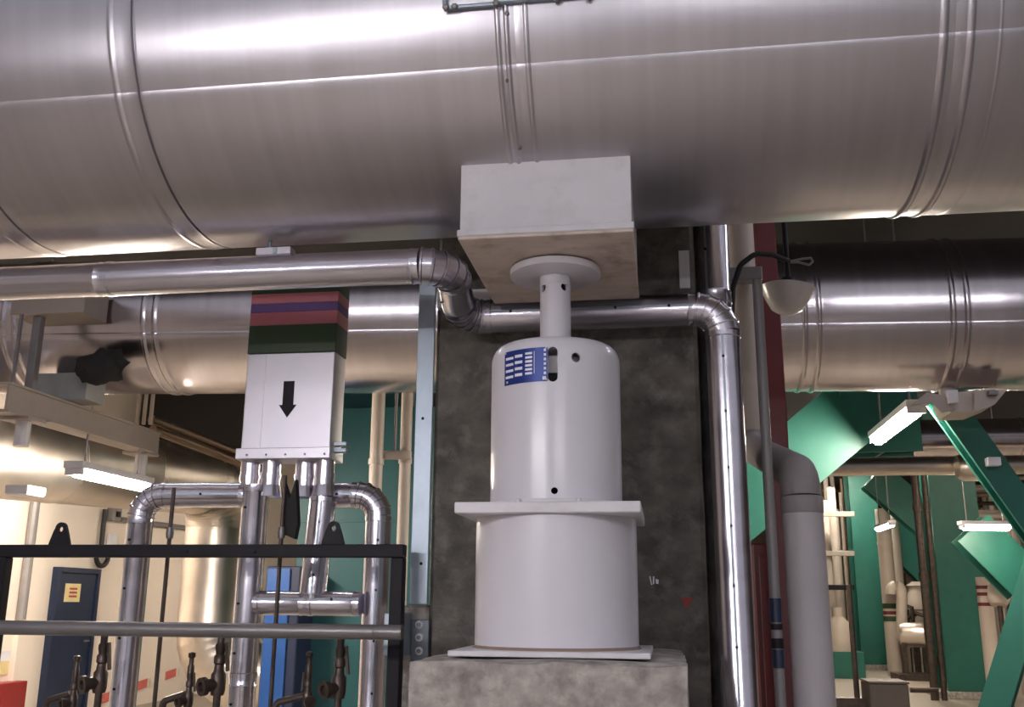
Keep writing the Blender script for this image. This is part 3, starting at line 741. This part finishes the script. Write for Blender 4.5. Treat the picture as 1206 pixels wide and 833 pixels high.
pg([(1165, 459), (1176, 459), (1176, 465), (1165, 465)], 6.70, .05, 'clip', ROD)

# ------------------------------------------------------------------ fluorescent lamp and green braces, right
def flange_beam(name, p0, p1, wd, dp, label, hint, tw=.035, m=TEAL, group=None):
    """I-section: wd = flange width (seen face), dp = depth away from it"""
    p0, p1 = Vector(p0), Vector(p1); d = (p1-p0).normalized(); n = Vector(hint).normalized()
    n = (n-d*n.dot(d)).normalized()
    t = thing(name, p0 if p0.z < p1.z else p1, label, 'beam', group)
    for k in (0, dp): MB().beam(p0+n*k, p1+n*k, wd, tw, n).build('flange', m, t)
    MB().beam(p0+n*dp/2, p1+n*dp/2, tw, dp-tw, n).build('web', m, t)
    return t
flange_beam('diagonal_brace', W(562, 855, Y=9.2), W(1004, 484, Y=9.2), .60, .35, 'bright lit green diagonal brace left of the fluorescent lamp', (0, 1, 0))
flange_beam('diagonal_brace', W(1110, 465, Y=7.55), W(1268, 686, Y=7.55), .19, .15, 'dark green brace sloping down to the right picture edge', (0, 1, 0))
flange_beam('diagonal_brace', W(1166, 850, Y=8.2), W(1230, 640, Y=8.2), .20, .15, 'dark green brace rising steeply at the lower right corner', (.5, 1, 0))
flange_beam('green_post', W(1038, 500, Y=11.0)-Vector((0,0,.3)), Vector((W(1030, 440, Y=11.0).x, 11.0, 5.19)), .8, .4, 'dark green hanging post above the fluorescent lamp', (0, 1, 0))
lc = W(1056, 501, Y=8.3)
la, lb = W(1030, 517, Y=7.9), None
dl = W(1080, 487, Y=9.0)-W(1033, 516, Y=7.9)
lamp((1.887, 8.28, EYE+1.41), PI/2, 1.45, TUBER, 'lit fluorescent lamp between the green braces', 2.1, 1, r=.045)

# horizontal pipes behind the braces
for yc, r, Y, m, lab in ((517, .24, 13.0, ALU3, 'dim reflective pipe just behind the lit fluorescent lamp'), (549, .115, 12.6, WARM, 'warm beige pipe below the dim reflective pipe')):
    c = W(1080, yc, Y=Y)
    t = thing('service_pipe', (c.x, Y, c.z-r), lab, 'pipe')
    for k in range(5):
        x = -.4+k*2.4
        MB().tube([(x, Y, c.z), (x+.04, Y, c.z), (x+.05, Y, c.z), (x+2.4, Y, c.z)], [r*1.04, r*1.04, r, r], 28).build('pipe_section', m, t)
c = W(1150, 550, Y=12.325)
o = MB().lathe([(0,-.22),(.13,-.22),(.17,-.15),(.17,.12),(.12,.2),(0,.2)], c, (1,0,0), 20).build('pipe_drum', WARM); tag(o, 'pale round drum at the end of the warm beige pipe', 'tank')
c = W(1172, 543, Y=7.45)
o = MB().box((c.x-.045, 7.46, c.z-.03), (c.x+.045, 7.536, c.z+.03), .004).build('junction_box', FIELD); tag(o, 'small white junction box on the dark green brace', 'box')

# green columns
def column(x0, x1, xd, Y, label, zt=5.15):
    a, b, c = W(x0, 700, Y=Y).x, W(x1, 700, Y=Y).x, W(xd, 700, Y=Y).x
    t = thing('green_column', ((a+b)/2, Y, 0), label, 'column')
    tw = .05
    MB().box((a, Y, .12), (b, Y+tw, zt), .006).build('flange', TEAL, t)
    MB().box((a, Y+.7, .12), (b, Y+.7+tw, zt), .006).build('flange', TEAL, t)
    MB().box(((a+b)/2-tw/2, Y+tw, .12), ((a+b)/2+tw/2, Y+.7, zt), 0).build('web', TEAL, t)
    MB().box((a-.15, Y-.12, 0), (b+.25, Y+.9, .12), .01).build('base_plate', CONC2, t)
    return t
column(1009, 1042, 1003, 27.0, 'lit green steel column left of the pipe cluster')
column(1106, 1163, 1098, 19.0, 'wide dark green steel column right of the pipe cluster')
# the brown pipe bundle on the left of the wide column
for dx, r, m, lab in ((1089, .07, BRONZE, 'brown vertical pipe hugging the wide dark green column'), (1100, .05, BRONZE, 'thinner dark vertical pipe touching the wide green column')):
    c = W(dx, 690, Y=18.6)
    t = thing('vertical_service_pipe', (c.x, 18.6, 0), lab, 'pipe')
    MB().tube([(c.x, 18.6, 0), (c.x, 18.6, 5.15)], r, 14).build('pipe_run', m, t)
    for z in (.6, 2.0, 3.2): MB().tube([(c.x, 18.6, z), (c.x, 18.6, z+.12)], r*1.25, 14).build('pipe_collar', m, t)
# diagonal braces further back
flange_beam('diagonal_brace', W(1030, 560, Y=24), W(1100, 620, Y=24), .75, .4, 'dark green brace high between the two green columns', (0, 1, 0))
flange_beam('diagonal_brace', W(1050, 628, Y=28.2), W(1102, 678, Y=28.2), .86, .4, 'green brace low between the two green columns', (0, 1, 0))
flange_beam('diagonal_brace', W(1146, 622, Y=16), W(1215, 690, Y=16), .62, .4, 'bright green brace right of the wide green column', (0, 1, 0))
# lamps far back: two in view, the others added for light
lamp(W(1042, 621, Y=21.5), PI/2, 1.4, TUBEF, 'small distant fluorescent lamp left of the wide green column', 1.4, 1, r=.05)
lamp(W(1161, 621, Y=15.0), 0.2, .75, TUBEF, 'distant fluorescent lamp right of the wide green column', 1.4, 1, r=.05)
lamp((3.4, 14.5, 3.5), PI/2, 1.5, TUBEF, 'added unseen fill lamp behind the lagged pipe', 1.6, 2)  # added out of view to brighten the far hall
lamp((9.0, 17.0, 3.1), PI/2, 1.5, TUBEF, 'added unseen fill lamp beyond the right picture edge', 1.6, 2)  # extra light added for the right background, outside the view
lamp((4.3, 19.5, 4.65), 0, 1.5, TUBEF, 'added fill lamp near the ceiling, hidden behind the dim reflective pipe', .5, 2)  # added to light the green columns, tucked out of view
lamp((4.4, 25.2, 4.9), 0, 1.5, TUBEL, 'added fill lamp near the ceiling, hidden behind the warm beige pipe', .45, 2)  # added unseen to put more light on the left green column
lamp((6.6, 14.8, 4.6), 0, 1.5, TUBEF, 'added fill lamp near the ceiling, hidden behind the second large pipe', .5, 2)  # added, not visible, to raise the light around the columns
lamp((5.0, 34.4, 3.3), 0, 1.5, TUBEF, 'farthest added fill lamp, hidden behind the lit green column', 1.6, 2)  # added at the back for more hall light, unseen

# white vertical pipes with colour rings and the pump by the columns
def vpipe(px, py0, py1, Y, r, m, label, rings=(), group=None):
    a, b = W(px, py0, Y=Y), W(px, py1, Y=Y)
    x = W(px, (py0+py1)/2, Y=Y).x
    b.z = 0; t = thing('vertical_service_pipe', (x, Y, max(0, b.z)), label, 'pipe', group)
    MB().tube([(x, Y, max(.0, b.z)), (x, Y, a.z)], r, 14).build('pipe_run', m, t)
    for y, dy, rm in rings:
        MB().tube([(x, Y, W(px, y+dy, Y=Y).z), (x, Y, W(px, y-dy, Y=Y).z)], r*1.06, 14).build('pipe_ring', rm, t)
    return t
vpipe(1046, 600, 771, 24.6, .17, PIPEW, 'white vertical pipe with green and red rings by the lit column', ((714, 3, GREEN), (722, 2, RED), (729, 3, GREEN), (640, 2, BEIGE)))
vpipe(1055, 600, 690, 25.2, .12, PIPEW, 'white vertical pipe behind the ringed white pipe')
vpipe(1074, 640, 680, 30, .2, PIPEW, 'far white vertical pipe seen above the low brace')
vpipe(1083, 640, 680, 31, .2, PIPEW, 'farther white pipe next to the brown pipe')
# U-bend pipe
a = [W(1049, 700, Y=24), W(1049, 690, Y=24), W(1062, 690, Y=24), W(1062, 752, Y=24), W(1074, 758, Y=24)]
o = MB().tube(path(a, .14, 6), .12, 14).build('bent_pipe', PIPEW); tag(o, 'white swan-neck pipe bending into the pump', 'pipe')
c = W(1080, 748, Y=23.5)
t = thing('pump', (c.x, 23.5, 0), 'pale cylindrical pump beside the lit green column', 'pump')
MB().lathe([(0,-.35),(.22,-.35),(.26,-.28),(.26,.15),(.20,.22),(.12,.24),(.12,.34),(0,.34)], (c.x, 23.5, c.z), (1, -.25, 0), 20).build('pump_body', WARM, t)
MB().box((c.x-.55, 23.2, 0), (c.x+.45, 23.9, .14), .01).build('skid', BRONZE, t)
for s in (-.3, .2): MB().box((c.x+s-.05, 23.4, .14), (c.x+s+.05, 23.6, c.z-.15), 0).build('foot', BRONZE, t)
c = W(1080, 700, Y=26.3)
t = thing('machine_head', (c.x, 26.3, 0), 'pale motor standing over dark pipework between the columns', 'motor')
MB().lathe([(.12,-1.4),(.14,-.4),(.26,-.36),(.28,-.1),(.2,.05),(.2,.16),(.26,.2),(.1,.3),(0,.3)], (c.x, 26.3, c.z), (0,0,1), 18).build('motor_body', PIPEW, t)
for k in range(7):
    x = 1056+k*6; y = 705+(k*37) % 50
    c = W(x, y, Y=25.6)
    MB().tube([(c.x, 25.6, 0), (c.x, 25.6, c.z), (c.x+.25*((k%3)-1), 25.8, c.z+.1)], .05, 8).build('pipework', BRONZE, t)
# left of the lit column: ladder-like pipe rack
for k, (px, y0, y1, r, m) in enumerate(((975, 590, 742, .12, BEIGE), (982, 575, 690, .12, PIPEW), (988, 600, 760, .10, PIPEW), (968, 570, 700, .10, COPPER))):
    vpipe(px, y0, y1, 26+k*.6, r, m, ['beige rack pipe right of the grey lagged pipe', 'tall white rack pipe right of the grey lagged pipe', 'white rack pipe nearest the lit green column', 'brown rack pipe touching the grey lagged pipe outline'][k])
for k, (y, lab) in enumerate(((606, 'upper cross beam of the distant pipe rack'), (652, 'middle cross beam of the distant pipe rack'), (692, 'lower dark cross beam of the distant pipe rack'))):
    a, b = W(960, y, Y=25.6), W(1006, y, Y=25.6)
    o = MB().box((a.x, 25.55, a.z-.06), (b.x, 25.65, a.z+.06), .005).build('rack_beam', BEIGE if k < 2 else BLACK); tag(o, lab, 'beam')
c = W(988, 748, Y=24)
t = thing('pump_housing', (c.x, 24, 0), 'pale dome shaped pump housing left of the lit column', 'pump')
MB().lathe([(0, 0), (.32, 0), (.32, .45), (.25, .62), (.12, .75), (.12, .95), (0, .95)], (c.x, 24, c.z-.35), n=20).build('housing', PIPEW, t)
MB().box((c.x-.45, 23.6, 0), (c.x+.45, 24.4, max(.05, c.z-.35)), .01).build('teal_base', TEAL, t)
# beams and pipes up under the ceiling, far right
for k, (y, Y, m, lab) in enumerate(((601, 30, BEIGE, 'pale high beam seen between the green columns'), (619, 33, BEIGE, 'second pale beam below the high beam between columns'), (575, 25, BEIGE, 'pale pipe at the top right behind the wide column'), (583, 23.4, COPPER, 'brown pipe at the top right behind the wide column'), (608, 24, BEIGE, 'pale beam above the distant lamp at right'))):
    xa, xb = ((1028, 1075), (1028, 1075), (1138, 1215), (1138, 1215), (1142, 1215))[k]
    a, b = W(xa, y, Y=Y), W(xb, y, Y=Y); b.x = 23.99
    o = MB().tube([(a.x, Y, a.z), (b.x, Y, a.z)], .055+.012*(k % 3), 12).build('overhead_pipe', m); tag(o, lab, 'pipe')
for k, (px, y0, y1, Y, r, m, lab) in enumerate(((1187, 600, 660, 20, .07, PIPEW, 'white pipe behind the distant lamp at right'), (1195, 600, 665, 20.5, .06, PIPEW, 'thinner white pipe near the right picture edge'), (1163, 680, 780, 17.5, .12, PIPEW, 'white pipe with red rings right of the wide green column'))):
    vpipe(px, y0, y1, Y, r, m, lab, ((692, 2, RED), (700, 2, RED), (712, 2, RED)) if k == 2 else ())
c = W(1176, 700, Y=17)
o = MB().lathe([(0,-.18),(.12,-.18),(.16,-.1),(.16,.1),(.1,.2),(0,.2)], c, (.2,.3,1), 16).build('white_tank', PIPEW); tag(o, 'small white tank right of the wide green column', 'tank')
MB().tube([(c.x, 17, 0), (c.x, 17, c.z-.15)], .04, 8).build('stand', BRONZE, o, loc=None)
# dark box and floor rail
c0, c1 = W(1026, 832, Y=11.3), W(1070, 806, Y=11.3)
t = thing('equipment_box', ((c0.x+c1.x)/2, 11.5, 0), 'dark grey box standing on pale floor below the lit column', 'box')
MB().box((c0.x, 11.3, 0), (c1.x, 11.8, c1.z), .015).build('box_body', mat('dark_grey_box', (.10,.085,.075), .6), t)
MB().box((c0.x-.01, 11.29, c1.z), (c1.x+.01, 11.81, c1.z+.02), .005).build('box_lid', mat('grey_box_lid', (.16,.13,.115), .6), t)
t = thing('floor_barrier', (W(1000, 830, Y=11.0).x, 11.0, 0), 'thin dark post and rail standing on the pale floor', 'barrier')
a = W(1009, 815, Y=11.6); 
MB().tube([(a.x, 11.6, 0), (a.x, 11.6, W(1003, 690, Y=11.6).z)], .03, 10).build('barrier_post', BRONZE, t)
MB().box((W(972, 820, Y=11.6).x, 11.55, 0), (W(1024, 820, Y=11.6).x, 11.65, W(1000, 822, Y=11.6).z), .004).build('kick_rail', BRONZE, t)
a, b = W(1072, 813, Y=12.5), W(1104, 812, Y=12.5)
MB().tube([(a.x, 12.5, a.z), (b.x, 12.5, a.z)], .03, 10).build('low_rail', BRONZE, t)
a = W(1197, 825, Y=13)
o = MB().tube([(a.x-.03, 13, 0), (a.x-.12, 13, 1.0)], .04, 10).build('leaning_post', BRONZE); tag(o, 'thin dark post at the lower right picture corner', 'post')

# ================================================================== left side, background
# big duct with elbow
pts = [W(-220, 505, Y=5.6), W(240, 573, Y=10.6), None, None]
vx = W(256, 650, Y=10.6).x
pts[1] = Vector((vx, 10.6, pts[1].z+.02)); zlow = W(250, 775, Y=10.6).z
pts[2] = Vector((vx, 10.6, zlow-.15)); pts[3] = Vector((vx+2.2, 10.9, zlow-.35))
clad('large_clad_duct', pts, .36, .48, 'large warm lit clad pipe with elbow turning down before the cream wall', WARM, gores=7, sheet=1.1, n=36)
# beam along the hall
bx_ = -4.33
t = thing('support_beam', (bx_, 7.0, EYE+1.22), 'warm grey channel beam running away above the large clad pipe', 'beam')
for z in (1.222, 1.408): MB().box((bx_-.10, 5.9, EYE+z-.008), (bx_+.03, 7.95, EYE+z+.010), .002).build('beam_flange', BEAMM, t)
MB().box((bx_+.0, 5.9, EYE+1.232), (bx_+.016, 7.95, EYE+1.400), 0).build('beam_web', BEAMM, t)
MB().box((bx_+.02, 6.25, EYE+1.205), (bx_+.12, 7.70, EYE+1.214), 0).build('beam_lip', BEAMM, t)
for y in (6.15, 7.75):
    b_ = MB().tube([(bx_-.02, y, EYE+1.02), (bx_-.02, y, EYE+1.215)], .05, 14).build('hanger_sleeve', WHITE2, t)
    MB().box((bx_-.14, y-.1, EYE+1.19), (bx_+.08, y+.1, EYE+1.214), .002).build('hanger_plate', BEAMM, b_)
c0, c1 = W(46, 470, Y=6.6), W(113, 441, Y=6.6)
o = MB().box((c0.x, 6.5, EYE+1.42), (c1.x, 6.75, W(80, 439, Y=6.5).z), .004).build('grey_box', mat('pale_grey_box', (.34,.35,.35), .5)); tag(o, 'pale grey box resting on the warm grey beam', 'box')
a, b = W(50, 372, Y=6.2), W(105, 352, Y=6.2)
t = thing('pipe_cradle', (a.x, 6.2, EYE+1.42), 'grey cradle with post between the beam and second large pipe', 'pipe support')
MB().box((W(18, 362, Y=6.2).x, 6.15, a.z), (b.x, 6.45, b.z+.10), .004).build('cradle_plate', BEAMM, t)
c = W(40, 400, Y=6.2); MB().box((c.x-.03, 6.2, EYE+1.42), (c.x+.03, 6.26, a.z), .003).build('cradle_post', COND, t)
c = W(29, 410, Y=6.2); MB().tube([(c.x-.02, 6.15, EYE+1.42), (c.x-.02, 6.15, a.z)], .014, 8).build('cradle_rod', COND, t)
# sooty lump standing in for a dark smear on the pipe
from mathutils import noise
cs0 = W(122, 432, Y=6.42); vs = []; fs = []
for i in range(13):
    for k in range(24):
        th, ph = PI*i/12, 2*PI*k/24; u = Vector((math.sin(th)*math.cos(ph), math.sin(th)*math.sin(ph), math.cos(th)))
        q = Vector((u.x*.19, u.y*.10, u.z*.12))*(1+.5*noise.noise(u*1.8)+.10*noise.noise(u*5)); vs.append(cs0+q)
for i in range(12):
    for k in range(24): fs.append((i*24+k, i*24+24+k, i*24+24+(k+1)%24, i*24+(k+1)%24))
o = MB().add(vs, fs).build('soot_smear_lump', SOOT, smooth=80); tag(o, 'sooty black clump standing for a dark smear next to the grey box', 'lagging')
# lamp in front of the clad duct
ya, yb = 6.7, 7.9
lx_ = -4.23
lamp((lx_, 7.12, EYE+.90), PI/2, 1.05, TUBEL, 'lit fluorescent lamp in front of the large warm clad pipe', .222, 1, r=.036)
lamp((-6.6, 10.0, EYE+1.7), PI/2, 1.5, TUBEL, 'added unseen fill lamp above the large clad pipe', 1.5, 2)  # added unseen to brighten the cream wall
lamp((-5.0, 15.5, EYE+1.6), PI/2, 1.5, TUBEF, 'added unseen fill lamp behind the arrow duct', 1.5, 2)  # added behind the duct for more light on the left side
# small copper-brown pipes running away
for k, (q0, q1, r, lab) in enumerate((((178, 494), (283, 535), .04, 'upper brown pipe running away beside the arrow duct'), ((180, 506), (283, 545), .045, 'lower brown pipe running away beside the arrow duct'))):
    a, b = W(*q0, Y=8.3), W(*q1, Y=9.7); xx = (a.x+b.x)/2
    o = MB().tube([a, Vector((b.x, b.y, b.z))], r, 12).build('brown_pipe', COPPER); tag(o, lab, 'pipe')
# steel frame hanging from the far pipe
c = W(172, 488, Y=8.2); d = W(163, 470, Y=8.2)
t = thing('suspended_bracket', (c.x, 8.2, c.z-.1), 'thin pale hanger frame at the end of the warm grey beam', 'frame')
for px in (164, 172, 180): 
    a = W(px, 466, Y=8.2); MB().box((a.x-.012, 8.19, W(px, 500, Y=8.2).z), (a.x+.012, 8.22, a.z+.12), 0).build('hanger_bar', BEIGE, t)
# near-black box standing for the dark recess near the ceiling
o = MB().box((max(-7.95, W(150, 500, Y=14).x), 14, EYE+2.0), (W(300, 500, Y=14).x, 15, 5.15), .01).build('dark_recess_box', mat('dark_recess_box', (.02,.018,.018), .7)); tag(o, 'near-black box standing for the dark recess left of the arrow duct', 'trunking')

# teal panels behind the manifold
def teal_panel(x0, x1, y0, y1, Y, label, m=TEALD):
    a, b = W(x0, 700, Y=Y).x, W(x1, 700, Y=Y).x
    z1 = W((x0+x1)/2, y0, Y=Y).z
    t = thing('teal_column', ((a+b)/2, Y, 0), label, 'column')
    MB().box((a, Y, 0), (b, Y+.4, z1), .008).build('column_face', m, t)
    zz = W((x0+x1)/2, 614, Y=Y).z
    MB().box((a-.004, Y-.006, zz-.012), (b+.004, Y+.404, zz+.012), .002).build('splice_plate', m, t)
    return t
teal_panel(346, 505, 480, 833, 9.0, 'wide blue teal steel column behind the right manifold pipes')
teal_panel(388, 470, 360, 500, 9.6, 'narrow teal column seen right of the arrow duct')
bpx0, bpx1 = W(310, 750, Y=8.6).x, W(346, 750, Y=8.6).x
t = thing('blue_cabinet', ((bpx0+bpx1)/2, 8.8, 0), 'tall bright blue cabinet left of the wide teal column', 'cabinet')
zc1 = W(320, 667, Y=8.6).z
MB().box((bpx0-.02, 8.62, 0), (bpx1+.02, 9.0, zc1), .01).build('cabinet_body', mat('dark_navy_side', (.012,.02,.06), .5), t)
MB().box((bpx0, 8.6, .06), (bpx1-.07, 8.62, zc1-.02), .004).build('cabinet_door', BLUE2, t)
# white pipes in front of the teal column
def rise(px, py, Y, r, y_top, y_bot, label, m=PIPEW):
    x = W(px, py, Y=Y).x; a = W(px, y_top, Y=Y).z; b = max(0, W(px, y_bot, Y=Y).z)
    t = thing('white_riser', (x, Y, b), label, 'pipe')
    MB().tube([(x, Y, b), (x, Y, a)], r, 16).build('riser_tube', m, t)
    for f in (.3, .62): 
        z = b+(a-b)*f; MB().tube([(x, Y, z), (x, Y, z+.05)], r*1.18, 16).build('riser_clip', m, t)
    return t
rise(444, 520, 8.0, .056, 330, 1200, 'pale riser pipe directly behind the right manifold elbow')
rise(478, 520, 8.2, .05, 330, 1200, 'pale riser pipe next to the galvanised strip')
rise(466, 500, 8.1, .012, 330, 534, 'thin bent conduit between the two pale risers', COND)
a, b = W(448, 536, Y=8.1), W(484, 536, Y=8.1)
o = MB().box((a.x, 8.07, a.z-.04), (b.x, 8.13, a.z+.03), .003).build('pipe_bracket', BEIGE); tag(o, 'pale horizontal arm linking the two riser pipes', 'bracket')

# things on the left wall
wx = -7.995
def on_wall(x, y): return W(x, y, X=wx)
for q0, q1, r, lab in (((37, 590), (17, 730), .06, 'grey drop pipe on the cream wall left of the door'), ((120, 600), (115, 655), .035, 'short black cable dropping down the cream wall')):
    a, b = on_wall(*q0), on_wall(*q1); yy = (a.y+b.y)/2
    o = MB().tube([(wx+r+.01, yy, b.z), (wx+r+.01, yy, a.z)], r, 10).build('wall_conduit', COND if r > .05 else RUBBER); tag(o, lab, 'conduit')
a = on_wall(116, 662)
o = MB().tube([Vector((wx+.05, a.y+.16*math.cos(t_), a.z+.1+.16*math.sin(t_))) for t_ in [PI+PI*k/8 for k in range(9)]], .035, 8).build('cable_loop', RUBBER); tag(o, 'black cable loop right above the navy door', 'cable')
a, b = on_wall(137, 612), on_wall(240, 626)
o = MB().tube([(wx+.06, a.y, a.z), (wx+.06, b.y, a.z+.04)], .04, 8).build('wall_pipe', COND); tag(o, 'thin horizontal pipe high on the cream wall', 'pipe')
a = on_wall(131, 606)
t = thing('wall_switch_box', (wx, a.y, a.z-.1), 'small grey switch box high on the cream wall', 'switch box')
MB().box((wx-.004, a.y-.12, a.z-.1), (wx+.1, a.y+.12, a.z+.1), .01).build('box_body', COND, t)
MB().box((wx+.1, a.y-.04, a.z-.04), (wx+.13, a.y+.04, a.z+.04), .005).build('toggle', BLACK, t)
a = on_wall(130, 638)
o = MB().box((wx-.004, a.y-.1, a.z-.1), (wx+.05, a.y+.1, a.z+.1), .008).build('wall_socket', FIELD); tag(o, 'small white socket plate below the switch box', 'socket')
# red and white barrier tape
a, b = on_wall(118, 824), on_wall(240, 780)
t = thing('barrier_tape', (wx+.01, (a.y+b.y)/2, min(a.z, b.z)), 'red and white striped tape sloping across the cream wall', 'tape')
n_ = 7
for k in range(n_):
    p, q = a.lerp(b, k/n_), a.lerp(b, (k+(.78 if k % 2 == 0 else 1))/n_); h = .065
    MB().add([(wx+.010, p.y, p.z-h), (wx+.010, q.y, q.z-h), (wx+.010, q.y, q.z+h), (wx+.010, p.y, p.z+h), (wx+.013, p.y, p.z-h), (wx+.013, q.y, q.z-h), (wx+.013, q.y, q.z+h), (wx+.013, p.y, p.z+h)],
             [(0,3,2,1),(4,5,6,7),(0,1,5,4),(1,2,6,5),(2,3,7,6),(3,0,4,7)]).build('tape_stripe', mat('faded_red_tape', (.62,.14,.12), .5) if k % 2 == 0 else CREAM, t, 0)
# pilaster, red extinguisher box and yellow notice at the left edge
a, b = on_wall(22, 700).y, on_wall(44, 700).y
o = MB().box((-8.02, a, 0), (-7.93, b, 5.2), .006).build('trim_1', CREAM); struct(o, 'cream pilaster on the wall left of the navy door', 'trim')
a = on_wall(3, 815)
t = thing('red_wall_box', (wx, a.y, a.z-.3), 'red fire box low at the left picture edge', 'box')
MB().box((wx-.004, a.y-.35, a.z-.3), (wx+.2, a.y+.18, a.z+.12), .01).build('box_body', mat('bright_red_paint', (.26,.02,.02), .4), t)
MB().box((wx+.2, a.y-.32, a.z-.26), (wx+.212, a.y+.15, a.z+.08), .004).build('box_door', mat('bright_red_paint', (.26,.02,.02), .4), t)
a = on_wall(3, 782)
t = thing('wall_notice', (wx, a.y, a.z-.1), 'yellow and white notice above the red fire box', 'notice')
MB().box((wx-.002, a.y-.2, a.z-.13), (wx+.008, a.y+.12, a.z+.03), .001).build('yellow_half', YEL, t)
MB().box((wx-.002, a.y-.2, a.z+.03), (wx+.008, a.y+.12, a.z+.15), .001).build('white_half', FIELD, t)
# emergency light plate under the clad duct
c = W(29, 578, Y=6.6)
t = thing('emergency_light', c, 'square white light panel below the large clad pipe', 'light')
MB().box((c.x-.09, 6.5, c.z-.03), (c.x+.09, 6.72, c.z+.03), .006).build('light_body', WHITE2, t)
MB().box((c.x-.08, 6.51, c.z-.036), (c.x+.08, 6.71, c.z-.03), 0).build('light_diffuser', FIELD, t)

# cluttered thin pipework far behind, right side
random.seed(11)
ORD = 'first second third fourth fifth sixth seventh eighth ninth tenth eleventh'.split()
for k in range(11):
    px = 962+k*4.1+random.uniform(-1, 1); Y = 28+(k % 4)*.3; r = random.uniform(.03, .075)
    x = W(px, 660, Y=Y).x; z0 = random.choice((0, 0, .8)); z1 = W(px, random.uniform(560, 600), Y=Y).z
    o = MB().tube([(x, Y, 0), (x, Y, z1)], r, 8).build('rack_riser', random.choice((PIPEW, BEIGE, COPPER, BRONZE)))
    tag(o, 'thin distant riser right of the grey lagged pipe, %s from the left' % ORD[k], 'pipe', 'thin risers of the distant rack')
for k in range(9):
    y = 566+k*13+random.uniform(-3, 3); Y = 31.5+random.uniform(0, 2)
    a, b = W(955, y, Y=Y), W(1100, y, Y=Y); b.x = 23.99
    o = MB().tube([(a.x, Y, a.z), (b.x, Y, a.z)], random.uniform(.03, .07), 8).build('rack_cross_pipe', random.choice((PIPEW, BEIGE, COPPER, BRONZE)))
    tag(o, 'thin cross pipe behind the lit green column, %s from the top' % ORD[k], 'pipe', 'thin cross pipes behind the lit column')
for k in range(8):
    y = 566+k*9+random.uniform(-2, 2); Y = 24+random.uniform(0, 2)
    a, b = W(1120, y, Y=Y), W(1240, y, Y=Y); b.x = 23.99
    o = MB().tube([(a.x, Y, a.z), (b.x, Y, a.z)], random.uniform(.03, .07), 8).build('rack_cross_pipe', random.choice((PIPEW, BEIGE, COPPER, BRONZE)))
    tag(o, 'thin cross pipe right of the wide green column, %s from the top' % ORD[k], 'pipe', 'thin cross pipes right of the wide column')
for k in range(7):
    px = 1150+k*9+random.uniform(-2, 2); Y = 27.2+random.uniform(0, 1.2)
    x = W(px, 660, Y=Y).x
    o = MB().tube([(x, Y, 0), (x, Y, W(px, 580, Y=Y).z)], random.uniform(.04, .09), 8).build('rack_riser', random.choice((PIPEW, BEIGE, COPPER, BRONZE)))
    tag(o, 'thin riser right of the wide green column, %s from the left' % ORD[k], 'pipe', 'thin risers right of the wide column')
